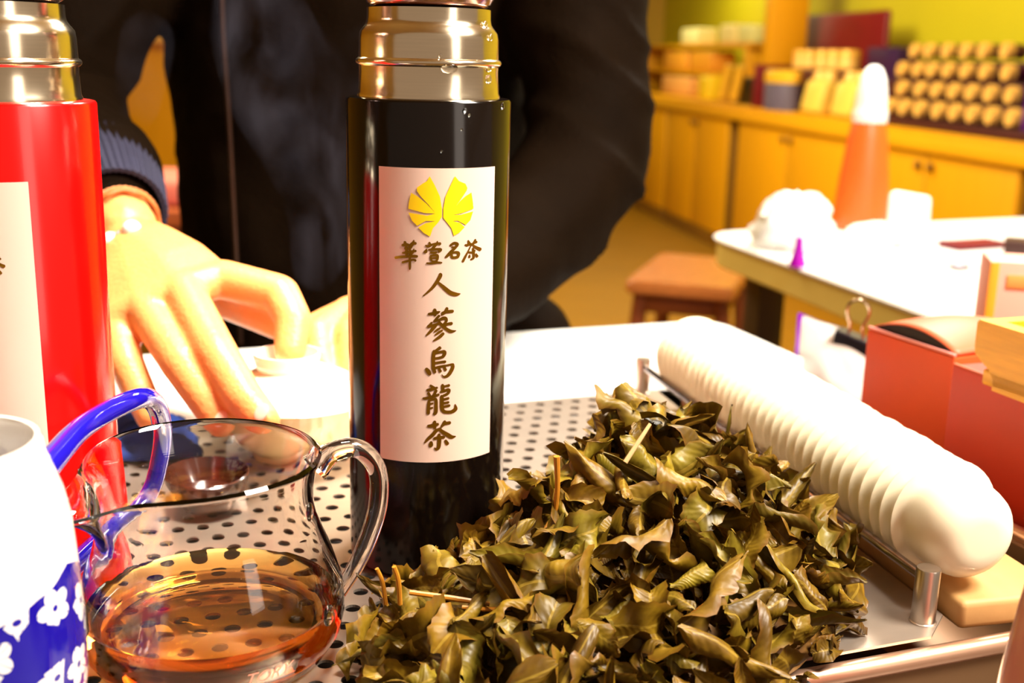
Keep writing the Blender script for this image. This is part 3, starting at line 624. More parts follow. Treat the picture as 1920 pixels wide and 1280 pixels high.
def leaf_bm(bm, rnd, Ln, Wd, M=None, nu=15, nv=8):
    curl = rnd.choice([rnd.uniform(-1.0, 1.0), rnd.uniform(1.2, 3.2), rnd.uniform(-3.4, -1.4)])
    bend = rnd.uniform(-2.4, 2.4); bend2 = rnd.uniform(-2.6, 2.6); tw = rnd.uniform(-1.8, 1.8); ruf = rnd.uniform(.08, .34); fr = rnd.uniform(1.5, 3.6); ph = rnd.uniform(0, 6); so = Vector((rnd.uniform(0, 99), rnd.uniform(0, 99), 0))
    uvl = bm.loops.layers.uv.verify(); g = []; x = z = 0.; th = -bend/2; px_ = 0
    cut = rnd.choice([1, 1, 1, .8, .65])      # torn tips
    for i in range(nu+1):
        u = i/nu; uu_ = u*cut
        w = Wd*.5*(sin(pi*min(1, max(0.02, uu_*.97+.015))**.82)**.85)
        th += (bend + bend2*sin(2*pi*u))/nu
        if i: x += cos(th)*Ln*cut/nu; z += sin(th)*Ln*cut/nu
        fwd = Vector((cos(th), 0, sin(th))); nrm = Vector((-sin(th), 0, cos(th))); row = []
        for j in range(nv+1):
            v = j/nv*2-1; ww = w*(1+(.05*(1 if i % 2 else -1) if abs(v) > .99 else 0))
            c_ = curl*(.5+.7*sin(pi*u)); a = v*c_*.75
            if abs(c_) > .05: yy = sin(a)/(c_*.75)*ww; zz = (1-cos(a))/(c_*.75)*ww
            else: yy = v*ww; zz = 0
            zz += ruf*ww*abs(v)**1.6*sin(fr*2*pi*u+ph+(1.3 if v > 0 else 0))
            nn = noise.noise_vector(so+Vector((u*3.2, v*1.5, 0)))*.10*Wd
            t_ = tw*(u-.5); y2 = yy*cos(t_)-zz*sin(t_); z2 = yy*sin(t_)+zz*cos(t_)
            row.append((Vector((x, 0, z))+Vector((0, 1, 0))*y2+nrm*z2+nn, u, (v+1)/2))
        g.append(row)
    cen = sum((r[nv//2][0] for r in g), Vector())/len(g)
    V = [[bm.verts.new((M @ (p-cen)) if M is not None else p-cen) for p, _, _ in r] for r in g]
    for i in range(nu):
        for j in range(nv):
            q_ = ((i, j), (i+1, j), (i+1, j+1), (i, j+1)); f = bm.faces.new([V[a][b_] for a, b_ in q_]); f.smooth = True
            for lo, (a, b_) in zip(f.loops, q_): lo[uvl].uv = (g[a][b_][1], g[a][b_][2])
rnd = random.Random(21)
LEAF = []
for k in range(36):
    bm = BM(); leaf_bm(bm, rnd, rnd.uniform(.026, .042), rnd.uniform(.0140, .0220)); me = bpy.data.meshes.new('leaf'); bm.to_mesh(me); bm.free(); me.materials.append(M_leaf); LEAF.append(me)
def pnormal(x, y):
    e = .004; h = pheight(x, y); return Vector((-(pheight(x+e, y)-pheight(x-e, y))/(2*e), -(pheight(x, y+e)-pheight(x, y-e))/(2*e), 1)).normalized()
def clear_of(x, y, z, m=.012):
    if (Vector((x, y))-Vector(BC)).length < .035+m: return False
    if (Vector((x, y))-Vector(PC)).length < .048+m*.6: return False
    w = Vector((x, y, 0))-PA
    if w.dot(rn) > -.010 and z < .1: return w.dot(rn) < -.006 if z < .03 else w.dot(rn) < -.014
    return True
# dark packed core and the small leaves between the large ones, one mass
bm = BM(); NA, NR = 72, 16; rowsv = []
for i in range(NR+1):
    r = []
    for k in range(NA):
        a = 2*pi*k/NA; R_ = prad(a)*.93*i/NR; x, y = PK.x+R_*cos(a), PK.y+R_*sin(a)
        z = max(.0006, pheight(x, y)*.86-.004) + .004*noise.noise(Vector((x*160, y*160, 2)))*(1-i/NR)
        r.append((x-PK.x, y-PK.y, max(z, .0006)))
    rowsv.append(r)
top = bm.verts.new(rowsv[0][0]); VV = [[bm.verts.new(p_) for p_ in r] for r in rowsv[1:]]
for k in range(NA): bm.faces.new((top, VV[0][k], VV[0][(k+1) % NA]))
for a_, b_ in zip(VV, VV[1:]):
    for k in range(NA): bm.faces.new((a_[k], b_[k], b_[(k+1) % NA], a_[(k+1) % NA]))
rnd = random.Random(5)
def rand_spot(front=True):
    while True:
        x = rnd.uniform(-.075, .155); y = rnd.uniform(.335, .58); h = pheight(x, y)
        if h <= 0: continue
        if front and y > PK.y+.045 and rnd.random() < .7: continue
        return x, y, h
cnt = 0
while cnt < 420:
    x, y, h = rand_spot(); z = max(.004, h*.95-.001)
    if not clear_of(x, y, z, .010): continue
    n = pnormal(x, y); q_ = n.to_track_quat('Z', 'Y').to_matrix().to_4x4() @ Matrix.Rotation(rnd.uniform(0, 2*pi), 4, 'Z') @ Matrix.Rotation(rnd.gauss(0, .7), 4, 'X') @ Matrix.Rotation(rnd.gauss(0, .6), 4, 'Y')
    leaf_bm(bm, rnd, rnd.uniform(.013, .022), rnd.uniform(.008, .012), Matrix.Translation((x-PK.x, y-PK.y, z)) @ q_, 8, 4); cnt += 1
for v in bm.verts:
    if v.co.z < .0007: v.co.z = .0007
o = obj('leaf_mass', bm, M_leaf, lp); o['kind'] = 'stuff'
cnt = 0; placed = []
tries = 0
while cnt < 298 and tries < 20000:
    tries += 1
    x, y, h = rand_spot()
    if y > PK.y+.05: continue
    z = max(.0065, h+rnd.uniform(.0005, .0055))
    if not clear_of(x, y, z, .016): continue
    if any((x-a)**2+(y-b_)**2+(z-c_)**2 < .0072**2 for a, b_, c_ in placed): continue
    placed.append((x, y, z)); n = pnormal(x, y)
    if n.length < .5: continue
    steep = .62 if h > .008 else .30
    q_ = n.to_track_quat('Z', 'Y').to_matrix().to_4x4() @ Matrix.Rotation(rnd.uniform(0, 2*pi), 4, 'Z') @ Matrix.Rotation(rnd.gauss(0, steep), 4, 'X') @ Matrix.Rotation(rnd.gauss(0, steep*.8), 4, 'Y')
    o = obj('leaf', LEAF[rnd.randrange(len(LEAF))], None, lp); s = rnd.uniform(.76, 1.16)
    o.matrix_local = Matrix.Translation((x-PK.x, y-PK.y, z)) @ q_ @ Matrix.Diagonal((s, s, s, 1)); cnt += 1
    # keep every leaf above the lid
    lo = min((o.matrix_local @ v.co).z for v in o.data.vertices)
    if lo < .0006: o.location.z += .0006-lo
def stem(pts, r, m, lab):
    o = obj('stem', tube([Vector(p_)-Vector((PK.x, PK.y, 0)) for p_ in smooth_path(pts, 4)], r, 8), m, lp); o['label'] = lab
stem([(.0185, .428, .046), (.0193, .425, .060), (.0185, .424, .0735)], [.0012, .0010, .0013], M_stem, 'upright orange stem')
stem([(.0185, .428, .047), (.0240, .424, .040), (.0290, .420, .036)], [.0010, .0009, .0007], M_stem, 'orange side stem')
stem([(.0185, .428, .047), (.0150, .424, .042), (.0130, .419, .040)], [.0010, .0012, .0007], M_stem, 'orange side stem')
stem([(.0460, .430, .0695), (.0520, .434, .078), (.0560, .437, .0835)], [.0010, .0009, .0007], M_stemp, 'pale straight stem')
stem([(-.046, .402, .020), (-.047, .400, .030), (-.049, .399, .036)], [.0009, .0009, .0008], M_stem, 'short orange stem')
stem([(-.0405, .402, .020), (-.0410, .400, .031), (-.0425, .399, .037)], [.0009, .0010, .0009], M_stem, 'short orange stem')
stem([(-.036, .392, .030), (-.020, .391, .0285), (-.006, .390, .027)], [.0010, .0011, .0009], M_stem, 'long orange stem')
stem([(-.016, .386, .0275), (-.005, .385, .0275), (.008, .386, .028)], [.0008, .0009, .0006], M_stem, 'thin orange stem')
stem([(.0690, .388, .026), (.0760, .389, .031), (.0840, .390, .036)], [.0008, .0009, .0008], M_stem, 'red-brown stem')

# ------------------------------------------------------------------ person
pe = thing('person', 'person in a black jacket leaning over the lidded bowl with the right hand', 'person', (-.15, 1.10, FLZ))
PO = Vector((-.15, 1.10, FLZ))
def rel(p_): return Vector(p_)-PO
# hands: palm chains + five separate fingers each
def hand(bm, wrist, mcps, chains, rads, thumb, trad, palm_r):
    fine = []
    for a_, b_ in zip(mcps, mcps[1:]): fine += [Vector(a_)*(1-k/4)+Vector(b_)*k/4 for k in range(4)]
    for mc in fine+[Vector(mcps[-1])]: add_limb(bm, [rel(wrist), rel(Vector(wrist)*.62+mc*.38), rel(Vector(wrist)*.32+mc*.68), rel(mc+(Vector(wrist)-mc)*.06-Vector((0, 0, .0012)))], [palm_r*1.05, palm_r*1.12, palm_r*1.06, palm_r*.80], 12, 2)
    for a_, b_ in zip(mcps, mcps[1:]): add_limb(bm, [rel(a_), rel(b_)], [palm_r*.86, palm_r*.86], 12, 2)
    for ch, r in zip(chains, rads): add_limb(bm, [rel(p_) for p_ in ch], r, 14, 2)
    add_limb(bm, [rel(p_) for p_ in thumb], trad, 14, 2)
bm = BM()
mI, mM, mR, mL = (-.170, .657, .0945), (-.1885, .641, .0905), (-.209, .636, .0815), (-.2265, .636, .0720)
hand(bm, (-.243, .712, .113), [mI, mM, mR, mL],
     [[mI, (-.1345, .648, .0885), (-.1245, .634, .0765), (-.1245, .622, .0610)],
      [mM, (-.1600, .600, .0650), (-.1405, .578, .0465), (-.1275, .566, .0385)],
      [mR, (-.1800, .601, .0590), (-.1625, .586, .0425), (-.1530, .579, .0315)],
      [mL, (-.2130, .612, .0540), (-.2030, .602, .0400), (-.1955, .594, .0290)]],
     [[.0118, .0114, .0106, .0090], [.0120, .0116, .0108, .0090], [.0116, .0110, .0100, .0086], [.0106, .0098, .0090, .0078]],
     [(-.226, .704, .102), (-.188, .684, .083), (-.160, .668, .0760), (-.1365, .652, .0690)], [.015, .0135, .0118, .0092], .0128)
add_limb(bm, [rel((-.243, .712, .113)), rel((-.262, .742, .122)), rel((-.285, .79, .135))], [.0200, .0215, .026], 16, 2)
hand_me = remesh(bm, .0016, 9, 'hand')
bm = BM()
lI, lM, lR, lL = (-.1120, .724, .0580), (-.104, .716, .0640), (-.094, .712, .0640), (-.083, .711, .0580)
hand(bm, (-.070, .778, .062), [lI, lM, lR, lL],
     [[lI, (-.1330, .692, .0520), (-.1330, .674, .0400), (-.1250, .664, .0340)],
      [lM, (-.118, .679, .0580), (-.114, .664, .0430), (-.108, .660, .0360)],
      [lR, (-.098, .676, .0580), (-.096, .664, .0430), (-.094, .662, .0350)],
      [lL, (-.077, .679, .0520), (-.076, .667, .0400), (-.078, .664, .0330)]],
     [[.0105, .0100, .0092, .0078]]*3+[[.0094, .0088, .008, .007]],
     [(-.088, .768, .052), (-.115, .745, .0400), (-.132, .725, .0330), (-.143, .705, .0300)], [.013, .0115, .010, .008], .0120)
add_limb(bm, [rel((-.070, .778, .062)), rel((-.055, .81, .062)), rel((-.02, .86, .068))], [.019, .021, .026], 16, 2)
hand2_me = remesh(bm, .0018, 5, 'hand2')
bm = BM()
add_limb(bm, [rel((-.285, .79, .135)), rel((-.336, .88, .158)), rel((-.374, .962, .190)), rel((-.352, 1.03, .31)), rel((-.30, 1.08, .42))], [.025, .026, .028, .032, .035], 14)
add_limb(bm, [rel((-.02, .86, .068)), rel((.025, .93, .098)), rel((.060, .985, .155)), rel((.040, 1.045, .30)), rel((.0, 1.08, .42))], [.025, .026, .028, .032, .035], 14)
add_limb(bm, [rel((-.15, 1.10, .06)), rel((-.15, 1.09, .25)), rel((-.15, 1.085, .42)), rel((-.15, 1.08, .50))], [.085, .082, .075, .048], 20)
add_limb(bm, [rel((-.29, 1.08, .42)), rel((-.15, 1.085, .43)), rel((0, 1.08, .42))], [.035, .05, .035], 16)
add_limb(bm, [rel((-.15, 1.08, .50)), rel((-.15, 1.06, .56))], [.05, .048], 16)
add_ball(bm, rel((-.15, 1.045, .665)), .1, 3, (.76, .92, 1.18)); add_ball(bm, rel((-.15, 1.00, .605)), .06, 3, (.8, .8, .9))
add_ball(bm, rel((-.15, .952, .645)), .017, 2, (.8, 1, 1.4)); 
for sx in (-1, 1):
    add_ball(bm, rel((-.15+sx*.077, 1.055, .655)), .026, 2, (.35, .75, 1.2)); add_ball(bm, rel((-.15+sx*.03, .962, .675)), .013, 2)
    add_limb(bm, [rel((-.15+sx*.09, 1.10, .04)), rel((-.15+sx*.10, 1.11, -.35)), rel((-.15+sx*.10, 1.13, -.72))], [.07, .052, .04], 14)
add_ball(bm, rel((-.15, .957, .600)), .016, 2, (1.5, .7, .55))
core_me = remesh(bm, .008, 3, 'bodycore')
bm = BM()
for me in (core_me, hand_me, hand2_me): bm.from_mesh(me)
obj('body', bm, M_skin, pe)
# nails of the fingers in view
for p_, d_, w_ in (((-.1272, .5590, .0452), (-.3, -.75, .62), .0040), ((-.1515, .5720, .0368), (-.2, -.75, .62), .0038)):
    d_ = Vector(d_).normalized(); q_ = d_.to_track_quat('Z', 'Y').to_matrix().to_4x4(); bm = BM(); add_ball(bm, rel(p_), w_, 3, (1, 1.25, .28), q_); obj('fingernail', bm, M_nail, pe)
# hair and eyes
bm = BM(); add_ball(bm, rel((-.15, 1.06, .695)), .1, 3, (.84, .98, 1.05)); bmesh.ops.delete(bm, geom=[v for v in bm.verts if v.co.y < rel((0, .985, 0)).y and v.co.z < rel((0, 0, .735)).z or v.co.z < rel((0, 0, .62)).z], context='VERTS')
o = obj('hair', bm, mat('black_hair', (.006, .004, .003), .4, 0, .3, 60, stretch=(20, 20, 1)), pe); o.modifiers.new('t', 'SOLIDIFY').thickness = .006
for sx in (-1, 1):
    bm = BM(); add_ball(bm, rel((-.15+sx*.03, .9555, .675)), .009, 2, (1.2, .6, .55)); obj('eye', bm, mat('eye_dark', (.02, .01, .008), .1, 0, .1, 50), pe)
# jacket
bm = BM()
add_limb(bm, [rel((-.150, 1.11, -.06)), rel((-.150, 1.11, .02)), rel((-.150, 1.11, .14)), rel((-.150, 1.10, .26)), rel((-.150, 1.09, .38)), rel((-.15, 1.085, .45))], [.125, .126, .125, .128, .126, .10], 28, 3)
for sx, ox in ((-1, .023), (1, .010)):
    add_limb(bm, [rel((-.15+sx*(.044+ox*.6), 1.11, -.06)), rel((-.15+sx*(.038+ox*.7), 1.11, .02)), rel((-.15+sx*(.034+ox), 1.11, .14)), rel((-.15+sx*(.040+ox), 1.10, .26)), rel((-.15+sx*(.056+ox*.5), 1.09, .38)), rel((-.15+sx*.16, 1.08, .43))], [.118, .116, .115, .115, .112, .075], 24, 3)
add_limb(bm, [rel((.012, 1.08, -.08)), rel((.012, 1.085, -.05))], [.052, .054], 18, 3)        # hem standing out at the hip
add_limb(bm, [rel((-.31, 1.075, .42)), rel((-.352, 1.03, .31)), rel((-.384, .962, .190)), rel((-.342, .88, .160)), rel((-.285, .79, .137)), rel((-.2665, .752, .124))], [.078, .068, .056, .050, .042, .034], 22, 3)
add_limb(bm, [rel((.015, 1.075, .43)), rel((.040, 1.045, .30)), rel((.059, 1.0, .195)), rel((.062, .98, .148)), rel((.025, .93, .098)), rel((-.012, .87, .068)), rel((-.045, .825, .060))], [.082, .070, .053, .056, .053, .046, .036], 22, 3)
jme = remesh(bm, .0065, 6, 'jacket')
# folds: long wrinkles across the sleeves, fainter on the chest
for v in jme.vertices:
    w = v.co+PO; e_ = Vector((.055, .97, .145)); e2 = Vector((-.34, .95, .19)); d = (w-e_).length
    nrm = v.normal
    f1 = math.exp(-(d/.13)**2)
    ph = noise.noise(w*9)*2.2
    r1 = (1-abs(sin(62*(w.z*.72+(w.x-.05)*.5)+ph)))**2; r2 = (1-abs(sin(60*(w.z*.7-w.x*.4)+ph)))**2
    fold = f1*.0085*(r1-.3) + math.exp(-((w-e2).length/.14)**2)*.006*(r2-.3)
    fold += .0045*noise.noise(w*14+Vector((0, 0, 5))) + .002*noise.noise(w*38)
    v.co += nrm*fold
jk = obj('jacket', jme, M_jacket, pe)
obj('zip', tube([rel((-.2455, .9860, .36)), rel((-.2455, .9825, .24)), rel((-.2435, .986, .150)), rel((-.242, .992, -.03))], .0022, 8), mat('zip_metal', (.06, .03, .02), .35, .8, .2, 60), jk)
# knitted cuff
def cuff(a_, b_, r0, r1, name='cuff'):
    a_, b_ = rel(a_), rel(b_); d = (b_-a_); bm = BM(); q_ = d.normalized().to_track_quat('Z', 'Y').to_matrix().to_4x4(); Ln = d.length
    prof = [(r0*.86, 0), (r0, .001), ((r0+r1)/2*1.02, Ln*.5), (r1, Ln-.003), (r1*.97, Ln), (r1*.88, Ln-.001), (r0*.84, .002)]
    add_lathe(bm, prof, 144, Matrix.Translation(a_) @ q_, lambda a, z: .018*sin(48*a)); bmesh.ops.recalc_face_normals(bm, faces=bm.faces); obj(name, bm, M_navy, pe)
cuff((-.286, .792, .137), (-.2560, .732, .1195), .040, .0330)
cuff((-.035, .840, .062), (-.062, .795, .060), .038, .030)
# trousers
bm = BM()
add_limb(bm, [rel((-.21, 1.11, .02)), rel((-.15, 1.11, .02)), rel((-.09, 1.11, .02))], [.10, .105, .10], 18)
for sx in (-1, 1): add_limb(bm, [rel((-.15+sx*.075, 1.11, .0)), rel((-.15+sx*.09, 1.11, -.35)), rel((-.15+sx*.10, 1.13, -.71))], [.10, .075, .060], 18)
obj('trousers', remesh(bm, .009, 4, 'trousers'), mat('dark_trousers', (.010, .009, .012), .8, 0, .3, 20), pe)
for sx in (-1, 1):
    bm = BM(); add_limb(bm, [rel((-.15+sx*.10, 1.14, -.735)), rel((-.15+sx*.11, 1.06, -.75))], [.050, .040], 16); me_ = remesh(bm, .008, 3, 'shoe'); obj('shoe', me_, mat('black_shoe', (.01, .008, .008), .4, 0, .2, 20), pe)
# bracelet: braided cords with two pale beads
wc = Vector((-.2475, .7190, .1155)); wd = (Vector((-.262, .742, .122))-Vector((-.243, .712, .113))).normalized(); q_ = wd.to_track_quat('Z', 'Y').to_matrix()
br = obj('bracelet', tube([rel(wc+q_ @ Vector((cos(t)*.0228, sin(t)*.0228, 0))+wd*.0012*sin(9*t)) for t in [2*pi*k/60 for k in range(61)]], .0016, 8), mat('brown_cord', (.42, .12, .02), .6, 0, .4, 300, .0006), pe)
b2 = BM()
for ph_ in (0, 2.1, 4.2): add_tube(b2, [rel(wc+wd*.0035+q_ @ Vector((cos(t)*(.0232+.0009*cos(14*t+ph_)), sin(t)*(.0232+.0009*cos(14*t+ph_)), .0010*sin(14*t+ph_)))) for t in [2*pi*k/90 for k in range(91)]], .0010, 6)
obj('braided_cord', b2, mat('rust_cord', (.50, .17, .05), .6, 0, .4, 400, .0004), br)
for px_, py_ in ((247, 430), (208, 452), (225, 441)):
    d = view_ray(px_, py_); sc_ = .6870/d.y; P = Vector((0, 0, CAMH))+d*sc_; bm = BM(); big = py_ != 441
    add_ball(bm, rel(P), .0058 if big else .003, 3); obj('bead', bm, mat('pale_bead', (.86, .86, .80), .15, 0, .04, 60, coat=.5) if big else mat('pink_bead', (.75, .30, .36), .3, 0, .1, 60), br)

# ------------------------------------------------------------------ steam over the bowl
bm = BM()
add_limb(bm, [(-.122, .70, .095), (-.118, .715, .13), (-.128, .73, .165), (-.150, .74, .205), (-.165, .75, .245)], [.018, .026, .034, .038, .034], 16)
add_limb(bm, [(-.140, .735, .19), (-.105, .74, .215), (-.08, .745, .24)], [.026, .022, .018], 14)
add_limb(bm, [(-.245, .75, .185), (-.235, .75, .23)], [.016, .02], 14)
me = remesh(bm, .008, 4, 'steam')
ms = bpy.data.materials.new('steam'); ms.use_nodes = True; nt = ms.node_tree; N = nt.nodes; L = nt.links
N.remove(N['Principled BSDF']); sc_ = N.new('ShaderNodeVolumeScatter'); sc_.inputs[0].default_value = (.78, .72, .95, 1); sc_.inputs['Anisotropy'].default_value = 0.2
tc = N.new('ShaderNodeTexCoord'); mp = N.new('ShaderNodeMapping'); mp.inputs['Scale'].default_value = (1.6, 1, .75); mp.inputs['Rotation'].default_value = (0, .5, 0); nz = N.new('ShaderNodeTexNoise'); nz.inputs['Scale'].default_value = 19; nz.inputs['Detail'].default_value = 3; nz.inputs['Distortion'].default_value = 1.4
L.new(tc.outputs['Object'], mp.inputs[0]); L.new(mp.outputs[0], nz.inputs['Vector'])
mr = N.new('ShaderNodeMapRange'); mr.inputs[1].default_value = .44; mr.inputs[2].default_value = .78; mr.inputs[3].default_value = 0; mr.inputs[4].default_value = 1.1; L.new(nz.outputs['Fac'], mr.inputs[0]); L.new(mr.outputs[0], sc_.inputs['Density']); L.new(sc_.outputs[0], N['Material Output'].inputs['Volume'])
o = obj('steam', me, ms); tag(o, 'thin wisp of steam rising in front of the black jacket', 'steam', None, 'stuff')

# ------------------------------------------------------------------ right side: boxes, bamboo tray, packet
TZ = -.0455
def box_thing(name, label, cat, corner, w, d, z1, m, z0=TZ, rz=None):
    """corner = near left top corner; w along the far-left going edge, d to the right"""
    t = thing(name, label, cat, (corner[0], corner[1], z0)); return t
b1 = thing('tea_carton', 'orange-red carton with a bulging open lid, beyond the nested cups', 'box', (.2608, .6549, TZ), ANG+radians(3))
H1 = .06-TZ
obj('carton_body', box((.0395, .0385, H1/2-.001), (.079, .077, H1-.002), 0, .0008), M_orange, b1)
# bulging flap
bm = BM(); n = 14
for k, (dz, ins) in enumerate(((.0, 0), (.0012, 0))): pass
g = []
def flap_z(x, y): return H1-.0004 + .0085*max(0, sin(pi*y))**.8*(1-.15*x) + .004*sin(pi*x)*sin(pi*min(1, .1+.8*y))
for j in range(n+1):
    g.append([bm.verts.new((.0022+.0762*i/n, .001+.075*j/n, flap_z(i/n, j/n))) for i in range(n+1)])
for j in range(n):
    for i in range(n): bm.faces.new((g[j][i], g[j][i+1], g[j+1][i+1], g[j+1][i]))
o = obj('lid_flap', bm, M_orange_in, b1); o.modifiers.new('t', 'SOLIDIFY').thickness = .0008
obj('lid_edge', box((.0008, .0385, H1-.0006), (.0016, .077, .0016), 0, .0003), mat('pink_edge', (.85, .30, .26), .5, 0, .05, 16), b1)
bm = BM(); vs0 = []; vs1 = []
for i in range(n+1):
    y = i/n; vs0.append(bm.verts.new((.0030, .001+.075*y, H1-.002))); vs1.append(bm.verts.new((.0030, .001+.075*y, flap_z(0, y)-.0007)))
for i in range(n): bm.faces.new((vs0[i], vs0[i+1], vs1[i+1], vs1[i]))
obj('lid_gap_shade', bm, M_dark, b1)  # dark sheet standing in for the shade under the raised flap
b2_ = thing('tea_carton', 'deep red carton carrying the bamboo tray, at the right edge', 'box', (.2520, .6335, TZ), ANG)
H2 = .0595-TZ
obj('carton_body', box((.05, -.075, H2/2), (.10, .15, H2), 0, .0008), mat('deep_red_card', (.56, .030, .006), .45, 0, .12, 16), b2_)
obj('lid_edge', box((.001, -.028, H2+.0005), (.002, .056, .0012), 0, .0003), M_orange_in, b2_)
# small print low on the near face of the deep red carton: two rows of tiny characters
def text_mesh(ch, size, m, par, mtx):
    c_ = bpy.data.curves.new('print', 'FONT'); c_.body = ch; c_.size = size; c_.extrude = .00005
    t_ = bpy.data.objects.new('t', c_); COL.objects.link(t_); dg = bpy.context.evaluated_depsgraph_get(); dg.update()
    me = bpy.data.meshes.new_from_object(t_.evaluated_get(dg)); bpy.data.objects.remove(t_)
    me.materials.clear(); me.materials.append(m); o = bpy.data.objects.new('printed_character', me); COL.objects.link(o); o.parent = par; o.matrix_local = mtx
mp_ = mat('pale_print', (.62, .22, .14), .5, 0, .1, 60)
for r_ in range(2):
    for k in range(6):
        text_mesh('茶葉品名台灣烏龍茶葉'[r_*5+k % 5], .0052, mp_, b2_, Matrix.Translation((-.0004, -.066-k*.0062, .038-r_*.0095)) @ Matrix(((0, 0, -1, 0), (-1, 0, 0, 0), (0, 1, 0, 0), (0, 0, 0, 1))))
# bamboo tray
bt = thing('bamboo_tray', 'yellow bamboo tray lying on the deep red carton at the right edge', 'tray', (.2470, .5950, .0600), ANG)
bm = BM()
# side profile of the tray's end: the top overhangs, the underside is cut back in a curve
prof_s = [(.016, 0), (.016, .006), (.013, .010), (.006, .0135), (.001, .017), (0, .021), (.001, .0335), (.003, .035), (.0065, .035), (.008, .034)]
def tray_wall(x0, x1, y0, y1, z0, z1, bev=.0012): add_box(bm, ((x0+x1)/2, (y0+y1)/2, (z0+z1)/2), (x1-x0, y1-y0, z1-z0), 0, bev)
tray_wall(.000, .110, -.200, -.008, .0015, .010)
LW = [(0.0, 0), (0.0, .035), (.009, .035), (.009, .009), (.009, 0)]
vsA = []
# left wall runs along -y (towards the camera) with the curved end at y = 0..
endp = [(-.016, 0), (-.016, .005), (-.0135, .0095), (-.006, .0135), (-.001, .0165), (.0, .021), (0, .0335), (-.0015, .035)]
for x in (0, .010):
    vsA.append([bm.verts.new((x, -.200, 0))]+[bm.verts.new((x, y, z)) for y, z in endp]+[bm.verts.new((x, -.200, .035))])
nA = len(vsA[0])
bm.faces.new(vsA[0]); bm.faces.new(list(reversed(vsA[1])))
for k in range(nA): bm.faces.new((vsA[0][(k+1) % nA], vsA[0][k], vsA[1][k], vsA[1][(k+1) % nA]))
vsB = []
for x in (.010, .112):
    vsB.append([bm.verts.new((x, y, z)) for y, z in endp]+[bm.verts.new((x, -.010, .035)), bm.verts.new((x, -.010, .012)), bm.verts.new((x, -.020, .010))])
nB = len(vsB[0]); bm.faces.new(vsB[0]); bm.faces.new(list(reversed(vsB[1])))
for k in range(nB): bm.faces.new((vsB[0][(k+1) % nB], vsB[0][k], vsB[1][k], vsB[1][(k+1) % nB]))
bmesh.ops.recalc_face_normals(bm, faces=bm.faces)
obj('tray_frame', bm, M_bamboo, bt)
for k in range(7): obj('slat', box((.018+k*.0135, -.10, .0115), (.0125, .178, .003), 0, .0006), M_bamboo, bt)
obj('foot', box((.03, -.10, .0004), (.02, .16, .0022), 0, .0004), M_dark, bt)
# pink printed carton behind
pk = thing('pink_carton', 'pale pink printed carton with an orange spine, behind the bamboo tray', 'box', (.3510, .835, TZ), radians(-13))
obj('carton_body', box((.07, .022, .066), (.14, .044, .132), 0, .001), mat('pink_card', (.86, .36, .27), .5, 0, .05, 12), pk)
obj('spine', box((.0032, -.0004, .066), (.0064, .0012, .130), 0, .0003), mat('orange_spine', (.80, .28, .01), .5, 0, .1, 12), pk)
obj('border', box((.075, -.0006, .1175), (.125, .0008, .010), 0, .0002), mat('orange_border', (.84, .33, .08), .5, 0, .05, 12), pk)
mp2 = mat('brown_print', (.20, .05, .05), .5, 0, .1, 60)
for k, ch in enumerate('精選茶葉'):
    text_mesh(ch, .0095, mp2, pk, Matrix.Translation((.040+k*.0100, -.0007, .0775)) @ Matrix.Rotation(pi/2, 4, 'X'))
# packet closed with a binder clip
pc = thing('tea_packet', 'white and purple foil packet closed with a binder clip, behind the cups', 'packet', (.262, .862, TZ), radians(-36))
bm = BM()
NXp, NZp = 20, 16
for side in (-1, 1):
    g = []
    for j in range(NZp+1):
        r = []
        for i in range(NXp+1):
            x = (i/NXp-.5)*.088; s_ = j/NZp; z = s_*(.078 - .018*(i/NXp))
            th_ = .020*(1-s_**2.2)*(cos(pi*(i/NXp-.5))**.5)+.0012 + .002*noise.noise(Vector((x*60, z*60, side)))
            r.append(bm.verts.new((x, side*th_, z+.002*noise.noise(Vector((x*40, 0, 9)))*s_)))
        g.append(r)
    for j in range(NZp):
        for i in range(NXp): bm.faces.new((g[j][i], g[j][i+1], g[j+1][i+1], g[j+1][i]))
bmesh.ops.remove_doubles(bm, verts=bm.verts, dist=.0006); bmesh.ops.recalc_face_normals(bm, faces=bm.faces)
mpk = bpy.data.materials.new('packet_foil'); mpk.use_nodes = True; nt = mpk.node_tree; N = nt.nodes; L = nt.links; b = N['Principled BSDF']; b.inputs['Roughness'].default_value = .3
tc = N.new('ShaderNodeTexCoord'); sp = N.new('ShaderNodeSeparateXYZ'); L.new(tc.outputs['Object'], sp.inputs[0])
nz = N.new('ShaderNodeTexNoise'); nz.inputs['Scale'].default_value = 40; L.new(tc.outputs['Object'], nz.inputs['Vector'])
ad = N.new('ShaderNodeMath'); ad.operation = 'MULTIPLY_ADD'; ad.inputs[1].default_value = .01; L.new(nz.outputs['Fac'], ad.inputs[0]); L.new(sp.outputs[0], ad.inputs[2])
ab = N.new('ShaderNodeMath'); ab.operation = 'ABSOLUTE'; L.new(ad.outputs[0], ab.inputs[0])
lt = N.new('ShaderNodeMath'); lt.operation = 'GREATER_THAN'; lt.inputs[1].default_value = .034; L.new(ab.outputs[0], lt.inputs[0])
mx = N.new('ShaderNodeMix'); mx.data_type = 'RGBA'; mx.inputs[6].default_value = (.86, .83, .80, 1); mx.inputs[7].default_value = (.34, .0, .72, 1); L.new(lt.outputs[0], mx.inputs[0]); L.new(mx.outputs[2], b.inputs['Base Color'])
obj('packet_bag', bm, mpk, pc)
cl = thing('binder_clip', 'black binder clip with wire handles gripping the foil packet', 'clip', (.264, .857, .014), radians(-36))
rt = Matrix.Rotation(radians(14), 4, 'Y')
bm = BM()
vsc = []
